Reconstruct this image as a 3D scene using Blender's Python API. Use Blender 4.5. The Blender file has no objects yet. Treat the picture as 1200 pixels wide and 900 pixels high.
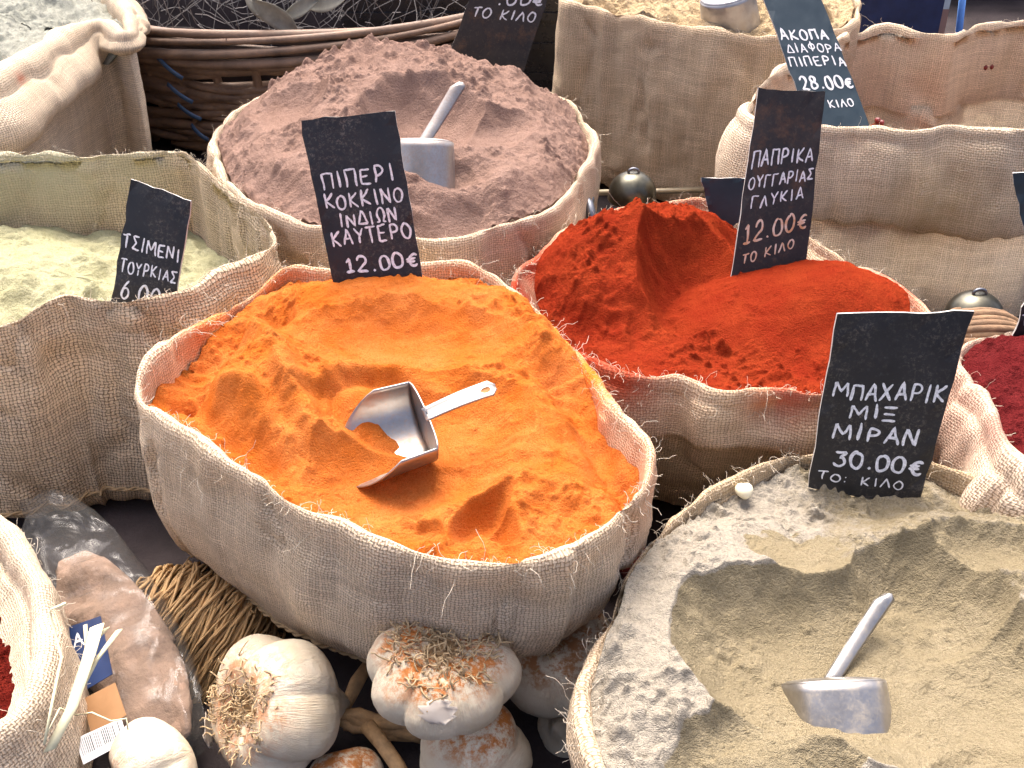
import bpy, math, random
import numpy as np
from mathutils import Vector
random.seed(7); rng = np.random.default_rng(7)
SC = bpy.context.scene; COL = SC.collection

# ------------------------------------------------------------------ camera, sky, sun, exposure
F = 1287.0; PITCH = math.radians(33)
cam = bpy.data.cameras.new("camera"); co = bpy.data.objects.new("camera", cam); COL.objects.link(co)
co.location = (0, 0, 1); co.rotation_euler = (math.radians(57), 0, 0)
cam.sensor_width = 36; cam.lens = 36 * F / 1200; cam.clip_start = .02; cam.clip_end = 200
SC.camera = co
SUN_EL, SUN_AZ = math.radians(62), math.radians(-14)      # azimuth measured from +Y (away from the viewer) towards +X
w = bpy.data.worlds.new("World"); SC.world = w; w.use_nodes = True
nt = w.node_tree; bg = nt.nodes["Background"]
sk = nt.nodes.new("ShaderNodeTexSky"); sk.sky_type = 'NISHITA'; sk.sun_disc = False
sk.sun_elevation = SUN_EL; sk.sun_rotation = SUN_AZ; sk.air_density = .4; sk.dust_density = 7.0; sk.ozone_density = .6
nt.links.new(sk.outputs[0], bg.inputs[0]); bg.inputs[1].default_value = .15
sl = bpy.data.lights.new("sun", 'SUN'); so = bpy.data.objects.new("sun", sl); COL.objects.link(so)
sl.energy = .8; sl.angle = math.radians(38); sl.color = (1, .93, .83)
d = Vector((math.sin(SUN_AZ) * math.cos(SUN_EL), math.cos(SUN_AZ) * math.cos(SUN_EL), math.sin(SUN_EL)))
so.rotation_euler = d.to_track_quat('Z', 'Y').to_euler()
SC.view_settings.view_transform = 'Standard'; SC.view_settings.look = 'None'
SC.view_settings.exposure = 1.95; SC.view_settings.gamma = 1
SC.cycles.max_bounces = 8; SC.cycles.transparent_max_bounces = 12

# ------------------------------------------------------------------ geometry helpers
SP, CP = math.sin(PITCH), math.cos(PITCH)
def ray(px, py):
    v = (450 - py) / F
    return np.array([(px - 600) / F, v * SP + CP, v * CP - SP])
def W(px, py, z):
    "the point of the level z that lies behind a spot of the photograph"
    r = ray(px, py); return np.array([0, 0, 1.]) + r * ((z - 1) / r[2])
def U(px, py, dep):
    return np.array([0, 0, 1.]) + ray(px, py) * dep
def Y(px, py, y):
    r = ray(px, py); return np.array([0, 0, 1.]) + r * (y / r[1])

def vnoise(p, seed=0):
    p = np.asarray(p, float); i = np.floor(p).astype(np.int64); f = p - i
    f = f * f * f * (f * (f * 6 - 15) + 10); out = np.zeros(len(p))
    for dx in (0, 1):
        for dy in (0, 1):
            for dz in (0, 1):
                n = ((i[:, 0] + dx) * 374761393 + (i[:, 1] + dy) * 668265263 + (i[:, 2] + dz) * 1274126177 + seed * 987643) & 0xFFFFFFFF
                n = ((n ^ (n >> 13)) * 1274126177) & 0xFFFFFFFF; n = ((n ^ (n >> 16)) * 2246822519) & 0xFFFFFFFF; n ^= n >> 15
                out += (n / 2147483648.0 - 1) * (f[:, 0] if dx else 1 - f[:, 0]) * (f[:, 1] if dy else 1 - f[:, 1]) * (f[:, 2] if dz else 1 - f[:, 2])
    return out
ROT = np.array([[.36, .48, -.8], [-.8, .6, 0], [.48, .64, .6]])
def fbm(p, scale, octv=4, gain=.5, seed=0, ridge=False):
    p = np.asarray(p, float) / scale; a = 1; s = 0; t = 0
    for k in range(octv):
        n = vnoise(p, seed + k); s = s + a * (1 - 2 * np.abs(n) if ridge else n); t += a; a *= gain; p = p @ ROT.T * 2.03
    return s / t
def sstep(a, b, x):
    t = np.clip((x - a) / (b - a), 0, 1); return t * t * (3 - 2 * t)

def wloc(o):
    v = Vector((0, 0, 0))
    while o: v = v + o.location; o = o.parent
    return v
def tag(o, label=None, cat=None, group=None, kind=None):
    for k, v in (("label", label), ("category", cat), ("group", group), ("kind", kind)):
        if v: o[k] = v
    return o
def thing(name, loc, label, cat, group=None):
    o = bpy.data.objects.new(name, None); COL.objects.link(o); o.location = tuple(loc); o.empty_display_size = .03
    return tag(o, label, cat, group)
def mk(name, V, Fc, mat, parent=None, uv=None, attr=None, smooth=True, loc=None):
    "one mesh object from world-space vertices"
    V = np.asarray(V, float)
    if parent is None:
        if loc is None: loc = ((V[:, 0].min() + V[:, 0].max()) / 2, (V[:, 1].min() + V[:, 1].max()) / 2, V[:, 2].min())
        base = np.array(loc)
    else: base = np.array(wloc(parent)); loc = (0, 0, 0)
    m = bpy.data.meshes.new(name); m.from_pydata((V - base).tolist(), [], [tuple(map(int, f)) for f in Fc]); 
    if smooth: m.polygons.foreach_set("use_smooth", [True] * len(m.polygons))
    if uv is not None:
        l = m.uv_layers.new(name="weave"); idx = np.empty(len(m.loops), int); m.loops.foreach_get("vertex_index", idx)
        l.data.foreach_set("uv", np.asarray(uv, np.float32)[idx].ravel())
    for k, a in (attr or {}).items():
        a = np.asarray(a, np.float32)
        if a.ndim == 1: t = m.attributes.new(k, 'FLOAT', 'POINT'); t.data.foreach_set("value", a)
        else: t = m.attributes.new(k, 'FLOAT_COLOR', 'POINT'); t.data.foreach_set("color", a.ravel())
    m.update(); o = bpy.data.objects.new(name, m); COL.objects.link(o); o.location = tuple(loc)
    o.parent = parent; m.materials.append(mat); return o
def grid(nu, nv, wrap_u=True, off=0):
    f = []
    for j in range(nv - 1):
        for i in range(nu if wrap_u else nu - 1):
            k = (i + 1) % nu
            f.append((off + j * nu + i, off + j * nu + k, off + (j + 1) * nu + k, off + (j + 1) * nu + i))
    return f
class MB:
    def __init__(s): s.v = []; s.f = []; s.n = 0
    def add(s, V, Fc):
        V = np.asarray(V, float); s.v.append(V); s.f += [tuple(i + s.n for i in f) for f in Fc]; s.n += len(V)
    def tube(s, P, r, n=6, cap=True):
        P = np.asarray(P, float); N = len(P); r = np.broadcast_to(np.asarray(r, float), (N,))
        T = np.gradient(P, axis=0); T /= np.linalg.norm(T, axis=1)[:, None] + 1e-12
        a = np.array([0, 0, 1.]) if abs(T[0][2]) < .9 else np.array([1., 0, 0]); u = np.cross(T[0], a); u /= np.linalg.norm(u)
        V = []
        for i in range(N):
            u = u - T[i] * (u @ T[i]); u /= np.linalg.norm(u) + 1e-12; b = np.cross(T[i], u)
            for k in range(n):
                t = 2 * math.pi * k / n; V.append(P[i] + r[i] * (math.cos(t) * u + math.sin(t) * b))
        f = grid(n, N)
        if cap: f += [tuple(range(n))[::-1], tuple((N - 1) * n + k for k in range(n))]
        s.add(V, f)
    def sheet(s, G, th):
        "thin sheet from an (a,b,3) grid, given a thickness"
        G = np.asarray(G, float); a, b = G.shape[:2]
        du = np.gradient(G, axis=0); dv = np.gradient(G, axis=1); n = np.cross(du, dv); n /= np.linalg.norm(n, axis=2)[..., None] + 1e-12
        A = (G + n * th / 2).reshape(-1, 3); B = (G - n * th / 2).reshape(-1, 3); f = []; o = a * b
        for i in range(a - 1):
            for j in range(b - 1):
                q = (i * b + j, i * b + j + 1, (i + 1) * b + j + 1, (i + 1) * b + j); f += [q, tuple(o + k for k in q[::-1])]
        ring = [i * b for i in range(a)] + [(a - 1) * b + j for j in range(1, b)] + [i * b + b - 1 for i in range(a - 2, -1, -1)] + [j for j in range(b - 2, 0, -1)]
        for k in range(len(ring)):
            p, q = ring[k], ring[(k + 1) % len(ring)]; f.append((p, q, o + q, o + p))
        s.add(np.vstack([A, B]), f)
    def box(s, c, ax, half):
        c = np.array(c, float); ax = np.array(ax, float); V = []
        for i in (-1, 1):
            for j in (-1, 1):
                for k in (-1, 1): V.append(c + ax[0] * half[0] * i + ax[1] * half[1] * j + ax[2] * half[2] * k)
        s.add(V, [(0, 1, 3, 2), (4, 6, 7, 5), (0, 4, 5, 1), (2, 3, 7, 6), (0, 2, 6, 4), (1, 5, 7, 3)])
    def build(s, name, mat, parent=None, **k): return mk(name, np.vstack(s.v), s.f, mat, parent, **k)

# ------------------------------------------------------------------ materials
class NT:
    def __init__(s, name):
        s.m = bpy.data.materials.new(name); s.m.use_nodes = True; s.t = s.m.node_tree; s.b = s.t.nodes["Principled BSDF"]; s.out = s.t.nodes["Material Output"]
    def n(s, t, **k):
        x = s.t.nodes.new("ShaderNode" + t)
        for a, v in k.items(): setattr(x, a, v)
        return x
    def l(s, a, b): s.t.links.new(a, b)
    def put(s, sock, v):
        if hasattr(v, "is_output") or isinstance(v, bpy.types.NodeSocket): s.l(v, sock)
        else: sock.default_value = v
    def math(s, op, a, b=0, c=None, clamp=False):
        x = s.n("Math", operation=op, use_clamp=clamp); s.put(x.inputs[0], a); s.put(x.inputs[1], b)
        if c is not None: s.put(x.inputs[2], c)
        return x.outputs[0]
    def noise(s, scale, detail=3, rough=.55, vec=None, dist=0, col=False):
        x = s.n("TexNoise"); x.inputs["Scale"].default_value = scale; x.inputs["Detail"].default_value = detail; x.inputs["Roughness"].default_value = rough; x.inputs["Distortion"].default_value = dist
        if vec is None: vec = s.coord()
        s.l(vec, x.inputs["Vector"]); return x.outputs["Color" if col else "Fac"]
    def coord(s):
        if not hasattr(s, "_c"): s._c = s.n("TexCoord").outputs["Object"]
        return s._c
    def mix(s, f, a, b, mode='MIX'):
        x = s.n("Mix", data_type='RGBA', blend_type=mode); s.put(x.inputs[0], f)
        for q, v in ((6, a), (7, b)): s.put(x.inputs[q], v if not isinstance(v, tuple) else (v + (1,))[:4])
        return x.outputs[2]
    def rng(s, v, a, b, c=0., d=1.):
        x = s.n("MapRange"); s.put(x.inputs[0], v); x.inputs[1].default_value = a; x.inputs[2].default_value = b; x.inputs[3].default_value = c; x.inputs[4].default_value = d
        return x.outputs[0]
    def bump(s, h, strength, dist, prev=None):
        x = s.n("Bump"); x.inputs["Strength"].default_value = strength; x.inputs["Distance"].default_value = dist; s.l(h, x.inputs["Height"])
        if prev is not None: s.l(prev, x.inputs["Normal"])
        return x.outputs[0]
    def attr(s, name):
        return s.n("Attribute", attribute_name=name)
    def set(s, **k):
        for a, v in k.items(): s.put(s.b.inputs[a.replace("_", " ")], v if not isinstance(v, tuple) else (v + (1,))[:4])

def burlap(name, col, pitch=.0024, trans=.22, dark=.46):
    t = NT(name); uvn = t.n("UVMap", uv_map="weave")
    sep = t.n("SeparateXYZ"); sc = t.n("VectorMath", operation='SCALE'); t.l(uvn.outputs[0], sc.inputs[0]); sc.inputs["Scale"].default_value = 1 / pitch
    nz = t.noise(.16, 3, .6, sc.outputs[0], col=True); sub = t.n("VectorMath", operation='MULTIPLY_ADD'); t.l(nz, sub.inputs[0]); sub.inputs[1].default_value = (2.2, 2.2, 0); t.l(sc.outputs[0], sub.inputs[2])
    nz2 = t.noise(1.1, 2, .6, sc.outputs[0], col=True); sub2 = t.n("VectorMath", operation='MULTIPLY_ADD'); t.l(nz2, sub2.inputs[0]); sub2.inputs[1].default_value = (.55, .55, 0); t.l(sub.outputs[0], sub2.inputs[2])
    t.l(sub2.outputs[0], sep.inputs[0]); u, v = sep.outputs[0], sep.outputs[1]
    su = t.math('ABSOLUTE', t.math('SINE', t.math('MULTIPLY', u, math.pi))); sv = t.math('ABSOLUTE', t.math('SINE', t.math('MULTIPLY', v, math.pi)))
    fu, fv = t.math('FLOOR', u), t.math('FLOOR', v)
    c = t.math('MULTIPLY', t.math('COSINE', t.math('MULTIPLY', fu, math.pi)), t.math('COSINE', t.math('MULTIPLY', fv, math.pi)))
    a = t.math('MULTIPLY', su, t.math('MULTIPLY_ADD', c, .3, .7)); b = t.math('MULTIPLY', sv, t.math('MULTIPLY_ADD', c, -.3, .7))
    h = t.math('MAXIMUM', a, b)
    # each thread has a shade and thickness of its own
    def per(fl, other, k):
        cx = t.n("CombineXYZ"); t.l(t.math('MULTIPLY', fl, .73), cx.inputs[0]); t.l(t.math('MULTIPLY', other, .035), cx.inputs[1]); cx.inputs[2].default_value = k
        return t.noise(1.0, 1, .5, cx.outputs[0])
    pu, pv = per(fu, v, 1.3), per(fv, u, 7.7)
    th = t.math('GREATER_THAN', a, b); pt = t.math('ADD', t.math('MULTIPLY', pu, th), t.math('MULTIPLY', pv, t.math('SUBTRACT', 1, th)))
    fib = t.noise(900, 2, .7)
    mott = t.noise(22, 4, .6)
    hh = t.math('ADD', t.math('ADD', h, t.math('MULTIPLY', fib, .35)), t.math('MULTIPLY_ADD', pt, .5, -.25))
    light = tuple(min(1, x * 1.12) for x in col); deep = tuple(x * dark * f for x, f in zip(col, (1, .9, .78)))
    cc = t.mix(t.rng(pt, .3, .7), tuple(x * .84 for x in col), light)
    cc = t.mix(t.rng(mott, .3, .72), cc, t.mix(.35, cc, tuple(x * f for x, f in zip(col, (.86, .78, .64)))))
    cc = t.mix(t.rng(hh, .48, .86), deep, cc)  # gaps between threads darkened by colour, standing in for shade in the weave
    at = t.attr("stain_tint"); sm = t.math('MULTIPLY', at.outputs["Alpha"], t.rng(t.noise(160, 4, .7), .12, .46), clamp=True)
    cc = t.mix(sm, cc, at.outputs["Color"])
    nb = t.bump(hh, .85, pitch * .42)
    t.set(Base_Color=cc, Roughness=.95, Normal=nb); t.b.inputs["Specular IOR Level"].default_value = .15
    t.b.inputs["Sheen Weight"].default_value = .04; t.b.inputs["Sheen Roughness"].default_value = .6
    tr = t.n("BsdfTranslucent"); t.l(cc, tr.inputs[0]); t.l(nb, tr.inputs["Normal"]); mx = t.n("MixShader"); mx.inputs[0].default_value = trans
    t.l(t.b.outputs[0], mx.inputs[1]); t.l(tr.outputs[0], mx.inputs[2]); t.l(mx.outputs[0], t.out.inputs[0])
    return t.m

def powder_mat(name, ca, cb, cc, grain=420, bump=.0024, crust=None, speck=None):
    t = NT(name)
    n1, n2, n3 = t.noise(26, 5, .6), t.noise(grain * 1.5, 2, .55), t.noise(grain * 4.5, 1, .5)
    c = t.mix(t.rng(n1, .33, .68), ca, cb); c = t.mix(t.rng(n3, .45, .75), c, cc); c = t.mix(t.rng(n2, .50, .72, 0, .6), c, cc)
    if crust:
        a = t.attr("crust").outputs["Fac"]; k = t.math('ADD', a, t.math('MULTIPLY_ADD', t.noise(90, 6, .75), 1.5, -.75)); k = t.rng(k, .25, .78)
        c = t.mix(k, c, t.mix(t.rng(n2, .35, .65), crust, tuple(x * .8 for x in crust)))
    if speck:
        v_ = t.n("TexVoronoi"); v_.inputs["Scale"].default_value = 260; t.l(t.coord(), v_.inputs["Vector"]); c = t.mix(t.rng(v_.outputs["Distance"], .12, .2, .8, 0), c, speck)
    h = t.math('ADD', t.math('MULTIPLY', n2, .9), t.math('MULTIPLY', n3, .6))
    t.set(Base_Color=c, Roughness=1.0, Normal=t.bump(h, .9, bump)); t.b.inputs["Specular IOR Level"].default_value = .0
    return t.m

def plain(name, col, rough=.6, metal=0, var=.15, nscale=40, bump=0, bscale=200, spec=.5):
    t = NT(name); n = t.noise(nscale, 5, .65); c = t.mix(t.rng(n, .3, .7), tuple(x * (1 - var) for x in col), tuple(min(1, x * (1 + var)) for x in col))
    t.set(Base_Color=c, Metallic=metal, Roughness=t.rng(t.noise(nscale * 2, 4, .6), .2, .8, max(.05, rough - .12), min(1, rough + .12)))
    t.b.inputs["Specular IOR Level"].default_value = spec
    if bump: t.set(Normal=t.bump(t.noise(bscale, 5, .65), .7, bump))
    return t.m
M = {}
M['table'] = plain('dark_board', (.045, .036, .036), .85, var=.4, nscale=14, bump=.002, spec=.15)
t = NT('blackboard'); n = t.noise(30, 6, .7); n2 = t.noise(240, 4, .7)
c = t.mix(t.rng(n, .35, .75), (.006, .0065, .0085), (.018, .0185, .021)); c = t.mix(t.math('MULTIPLY', t.rng(t.noise(330, 5, .8), .50, .70), t.rng(t.noise(16, 4, .65), .40, .64)), c, (.20, .165, .13)); c = t.mix(t.rng(n2, .6, .8, 0, .35), c, (.12, .12, .12))
t.set(Base_Color=c, Roughness=t.rng(n, .3, .7, .42, .62), Normal=t.bump(n2, .25, .0006)); M['board'] = t.m
t = NT('blackboard_dusty'); n = t.noise(24, 6, .7); n2 = t.noise(260, 4, .7)
c = t.mix(t.rng(n, .35, .75), (.012, .012, .014), (.04, .033, .03)); c = t.mix(t.rng(t.noise(34, 6, .75), .52, .74, 0, .75), c, (.13, .06, .028)); c = t.mix(t.rng(n2, .55, .8, 0, .4), c, (.16, .11, .08))
t.set(Base_Color=c, Roughness=.7, Normal=t.bump(n2, .3, .0006)); M['board_dusty'] = t.m
t = NT('sky_tinted_board'); n = t.noise(30, 6, .7); t.set(Base_Color=t.mix(t.rng(n, .3, .7), (.016, .032, .044), (.030, .052, .066)), Roughness=t.rng(n, .3, .7, .34, .5)); M['skytint'] = t.m  # sky reflection painted into the board colour as a blue tint
M['edge'] = plain('card_edge', (.45, .43, .40), .8)
t = NT('white_marker'); c = t.mix(t.rng(t.noise(500, 3, .7), .3, .62), (.52, .52, .53), (.85, .85, .86)); t.set(Base_Color=c, Roughness=.7); M['ink'] = t.m
t = NT('dusty_marker'); c = t.mix(t.rng(t.noise(90, 4, .7), .36, .6), (.60, .30, .14), (.74, .58, .46)); t.set(Base_Color=c, Roughness=.8); M['ink_dusty'] = t.m
t = NT('aluminium'); n = t.noise(60, 5, .7); sc = t.n("TexNoise"); sc.inputs["Scale"].default_value = 900
t.set(Base_Color=t.mix(t.rng(n, .3, .7), (.30, .29, .285), (.44, .43, .42)), Metallic=.85, Roughness=t.rng(n, .3, .7, .30, .48), Normal=t.bump(t.noise(300, 3, .6), .15, .0005)); M['alu'] = t.m
def dusty_alu(name, dust, lo=.45, hi=.62):
    t = NT(name); n = t.noise(45, 5, .7); k = t.math('ADD', t.rng(t.noise(480, 4, .7), lo, hi + .3, 0, .55), t.rng(t.noise(38, 5, .7), .52, .78, 0, .5), clamp=True)
    t.set(Base_Color=t.mix(k, t.mix(t.rng(n, .3, .7), (.30, .285, .265), (.42, .405, .385)), dust), Metallic=t.math('MULTIPLY', t.math('SUBTRACT', 1, k), .9), Roughness=t.rng(k, 0, 1, .33, .8), Normal=t.bump(t.noise(300, 3, .6), .15, .0005)); return t.m
M['alu_orange'] = dusty_alu('aluminium_orange_dust', (.62, .27, .08), .50, .78)
M['alu_brown'] = dusty_alu('aluminium_brown_dust', (.27, .17, .13), .38, .50)
M['alu_beige'] = dusty_alu('aluminium_beige_dust', (.42, .33, .20), .50, .75)
M['fibre'] = plain('jute_fibre', (.62, .54, .42), .9)
M['fibre_red'] = plain('jute_fibre_reddened', (.62, .40, .30), .9)
M['seam'] = plain('seam_twine', (.40, .28, .15), .9, bump=.001, bscale=700)

# ------------------------------------------------------------------ the sacks
NR = 288
def closed_curve(P, n=NR, sm=3):
    P = np.asarray(P, float); k = len(P); out = []
    for i in range(k):
        a, b, c, d_ = P[(i - 1) % k], P[i], P[(i + 1) % k], P[(i + 2) % k]
        # centripetal Catmull-Rom
        t0 = 0; t1 = t0 + max(np.linalg.norm(b - a), 1e-6) ** .5; t2 = t1 + max(np.linalg.norm(c - b), 1e-6) ** .5; t3 = t2 + max(np.linalg.norm(d_ - c), 1e-6) ** .5
        for s in np.linspace(t1, t2, 24, endpoint=False):
            A1 = (t1 - s) / (t1 - t0) * a + (s - t0) / (t1 - t0) * b; A2 = (t2 - s) / (t2 - t1) * b + (s - t1) / (t2 - t1) * c; A3 = (t3 - s) / (t3 - t2) * c + (s - t2) / (t3 - t2) * d_
            B1 = (t2 - s) / (t2 - t0) * A1 + (s - t0) / (t2 - t0) * A2; B2 = (t3 - s) / (t3 - t1) * A2 + (s - t1) / (t3 - t1) * A3
            out.append((t2 - s) / (t2 - t1) * B1 + (s - t1) / (t2 - t1) * B2)
    out = np.array(out); L = np.r_[0, np.cumsum(np.linalg.norm(np.diff(np.vstack([out, out[:1]]), axis=0), axis=1))]
    q = np.linspace(0, L[-1], n, endpoint=False); oo = np.vstack([out, out[:1]])
    C = np.stack([np.interp(q, L, oo[:, j]) for j in range(3)], 1)
    for _ in range(sm): C = (np.roll(C, 1, 0) + 2 * C + np.roll(C, -1, 0)) / 4
    if np.sum(C[:, 0] * np.roll(C[:, 1], -1) - np.roll(C[:, 0], -1) * C[:, 1]) < 0: C = C[::-1]
    return C, L[-1]

class Sack: pass
def sack(rim, z, label, mat, rho=.009, base=.335, belly=.03, tuck=.8, power=2.0, shift=(0, 0), inner=.07, inslope=.12, crease=.0045, tilt=(0, 0), hw=.58, rhok=None, cuff=0, cuffout=.006, cuffk=None,
         folds=.005, lump=.005, seed=1, stains_tints=(), fibres=260, seams=(), fibmat=None, rolldroop=0, foldlen=.16, foldw=.05, flen=.012):
    s = Sack(); P = np.array([W(p[0], p[1], z + (p[2] if len(p) > 2 else 0)) for p in rim]); C, L = closed_curve(P); s.C = C; s.z = z
    s.c = np.array([(C[:, 0].min() + C[:, 0].max()) / 2, (C[:, 1].min() + C[:, 1].max()) / 2]); s.rho = rho
    T = np.roll(C, -3, 0) - np.roll(C, 3, 0); T[:, 2] = 0; T /= np.linalg.norm(T, axis=1)[:, None]; N = np.stack([T[:, 1], -T[:, 0], 0 * T[:, 0]], 1)
    for _ in range(10): N = (np.roll(N, 1, 0) + 2 * N + np.roll(N, -1, 0)) / 4
    N /= np.linalg.norm(N, axis=1)[:, None]; s.N = N
    ang = np.linspace(0, 1, NR, endpoint=False); ring = np.stack([np.cos(ang * 2 * math.pi), np.sin(ang * 2 * math.pi), 0 * ang], 1) * L / 6.283
    rr = rho * (1 + .42 * fbm(ring, .035, 3, seed=seed))
    if rhok: rr = rr * (rhok[2] + (rhok[3] - rhok[2]) * sstep(rhok[0], rhok[1], C[:, 0]))
    C = C + np.c_[N[:, :2] * (.006 * fbm(ring, .06, 3, seed=seed + 71))[:, None], .006 * fbm(ring, .05, 3, seed=seed + 81)]; s.C = C; S = []      # roll radius varies along the hem
    up = np.array([0, 0, 1.])
    for dz in np.linspace(-inner, -rho * 1.2, 9): S.append(C - N * (rr * hw * .97 - (dz + rho) * inslope)[:, None] + up * dz)
    for a in np.linspace(180, -8, 13):
        a = math.radians(a); S.append(C + N * (rr * math.copysign(abs(math.cos(a)) ** .9, math.cos(a)) * hw)[:, None] + up * (rr * (math.sin(a) - 1) * 1.2)[:, None])
    o0 = rho; z0 = -rho * 1.2
    if cuff:
        cl = cuff * (1 + .25 * fbm(ring, .12, 2, seed=seed + 5))
        if cuffk: cl = cl * (cuffk[2] + (cuffk[3] - cuffk[2]) * sstep(cuffk[0], cuffk[1], C[:, 0]))
        cl = np.maximum(cl, rho * 1.6)
        for q in np.linspace(.08, 1, 10): S.append(C + N * (rr * hw + cuffout * cl / cuff * math.sin(q * 2.2))[:, None] + up * (-rr * 1.1 - (cl - rr) * q)[:, None])
        S.append(C + N * (rr + cuffout * cl / cuff * .5 - .004)[:, None] + up * (-cl - .006)[:, None]); S.append(C + N * (rr - .008)[:, None] + up * (-cl - .003)[:, None]); S.append(C + N * (rr - .012)[:, None] + up * (-cl + .006)[:, None])
        top = C + N * (rr - .012)[:, None] + up * (-cl - .002)[:, None]
    else: top = C + N * (rr * (hw + .04))[:, None] + up * (-rr * 1.6)[:, None]
    nW = 40; cx = np.array([s.c[0], s.c[1]])
    for q in np.linspace(.03, 1, nW):
        k = 1 + belly * math.sin(math.pi * min(1, q * 1.05)) - (1 - tuck) * q ** power - .12 * max(0, (q - .86) / .14) ** 2
        xy = cx + (top[:, :2] - cx) * k + np.array(shift) * q
        bz = base + tilt[0] * (xy[:, 0] - cx[0]) + tilt[1] * (xy[:, 1] - cx[1]); S.append(np.c_[xy, top[:, 2] + (bz - top[:, 2]) * q])
    S.append(np.c_[cx + (S[-1][:, :2] - cx) * .5, S[-1][:, 2] + .001])
    S = np.array(S); nv = len(S)
    # folds and lumps, pushed along the surface normal
    du = np.roll(S, -1, 1) - np.roll(S, 1, 1); dv = np.gradient(S, axis=0); n = np.cross(du, dv); n /= np.linalg.norm(n, axis=2)[..., None] + 1e-9
    q = S.reshape(-1, 3); ringq = np.tile(ring, (nv, 1)) / foldw; ringq[:, 2] = q[:, 2] / foldlen
    disp = lump * 1.3 * fbm(q, .07, 4, seed=seed + 11) + 1.7 * folds * fbm(ringq, 1.0, 3, seed=seed + 21) + .0012 * fbm(q, .012, 2, seed=seed + 31)
    rq = np.tile(ring, (nv, 1)) / .085; rq[:, 2] = q[:, 2] / .11 ; rg = np.maximum(0, fbm(rq + .25 * fbm(q, .05, 2, seed=seed + 43)[:, None], 1., 2, seed=seed + 41, ridge=True)) ; disp = disp - crease * 2.2 * np.maximum(0, rg - .55) / .45
    row = np.repeat(np.arange(nv), NR); amt = np.where(row < 8, .6, np.where(row < 22, .45, 1.0)); disp *= amt
    sgn = np.sign(np.sum(n[9 + 6] * N, axis=1).mean() + n[9 + 6][:, 2].mean())
    for (sp, width, hgt) in seams:        # stitched seam ridges that run down the wall
        k = np.argmin([np.linalg.norm(C[i] - W(sp[0], sp[1], z)) for i in range(NR)]); dd = (np.tile(np.arange(NR), nv) - k + NR // 2) % NR - NR // 2
        dd = dd * L / NR; disp += hgt * np.exp(-(dd / width) ** 2) * (row > 16) - hgt * .8 * np.exp(-((dd - width * 2.2) / width) ** 2) * (row > 16)
    q = q + n.reshape(-1, 3) * (disp * sgn)[:, None]; S = q.reshape(nv, NR, 3); s.S = S
    vlen = np.r_[0, np.cumsum(np.linalg.norm(np.diff(S, axis=0), axis=2).mean(1))]
    # a seam-safe uv: one doubled column
    S2 = np.concatenate([S, S[:, :1]], 1); uu = np.linspace(0, L, NR + 1); UV = np.stack(np.meshgrid(uu, vlen), 2).reshape(-1, 2)
    V = S2.reshape(-1, 3); st = np.zeros((len(V), 4)); st[:, :3] = .5
    for (px, py, dz, r, colr, stg) in stains_tints:
        g = stg * np.exp(-(np.linalg.norm(V - W(px, py, z + dz), axis=1) / r) ** 2); m_ = g > st[:, 3]; st[m_, :3] = colr; st[m_, 3] = g[m_]
    Fc = grid(NR + 1, nv, wrap_u=False)
    loc = (s.c[0], s.c[1], base); s.o = thing('burlap_sack', loc, label, 'sack', 'burlap sacks of spices on the stall')
    cl = mk('sack_cloth', V, Fc, mat, s.o, uv=UV, attr={'stain_tint': st}); s.cloth = cl
    # frayed jute hairs along the hem
    mb = MB(); 
    for i in range(int(fibres * 1.7)):
        k = rng.integers(NR); rowk = int(rng.choice([11, 12, 13, 14, 15, 16, 17, 19, 21, 24])); p = S[min(rowk, nv - 1), k]; 
        dirv = n[min(rowk, nv - 1), k] * sgn; ln = flen * rng.uniform(.25, 1.1) * (2.2 if rng.random() < .08 else 1); pts = [p]; vel = dirv * .9 + rng.normal(0, .7, 3)
        for _ in range(5):
            vel = vel + rng.normal(0, .45, 3) - np.array([0, 0, .12]); vel /= np.linalg.norm(vel); pts.append(pts[-1] + vel * ln / 5)
        mb.tube(pts, .00016, 3, False)
    mb.build('loose_fibres', fibmat or M['fibre'], s.o)['kind'] = 'stuff'
    return s

tan = (.50, .375, .27)
M['burlap_a'] = burlap('burlap_tan', (.78, .62, .435)); M['burlap_b'] = burlap('burlap_pale', (.84, .69, .505)); M['burlap_c'] = burlap('burlap_ochre', (.78, .615, .43), .0023)
M['burlap_d'] = burlap('burlap_cream', (.84, .70, .53)); M['burlap_open'] = burlap('burlap_open_weave', (.81, .665, .485), .0030, .3, .26)
OR, RD = (.75, .20, .02), (.60, .06, .018)

s_or = sack([(163, 447), (172, 420, .004), (205, 392, .002), (262, 366, -.012), (300, 338, -.010), (335, 313), (390, 312), (460, 310), (530, 308), (578, 318, -.002), (610, 345, -.004), (648, 380, -.004), (686, 420, -.006), (705, 455, -.006), (728, 490), (760, 522, .002), (758, 556), (735, 592), (690, 632), (620, 657), (550, 655), (470, 635), (390, 604), (300, 556), (225, 508), (180, 476)],
    .55, 'large burlap sack of bright orange powder at the centre, bulging above the garlic', M['burlap_b'], rho=.0080, base=.374, belly=.05, tuck=.84, power=3.4, shift=(-.014, .034), tilt=(.22, .0), inner=.06, seed=3, folds=.005,
    stains_tints=[(650, 385, 0, .05, OR, 1.1), (690, 430, 0, .04, OR, 1.1), (710, 470, -.01, .03, OR, .8), (610, 345, 0, .02, OR, .6), (250, 375, -.01, .05, OR, .85), (225, 400, -.025, .022, OR, .9), (320, 345, -.02, .04, OR, .8), (712, 560, -.015, .04, OR, .6), (560, 326, -.02, .03, OR, .5)],
    seams=[((660, 648), .004, .003)], fibres=420)
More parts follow.
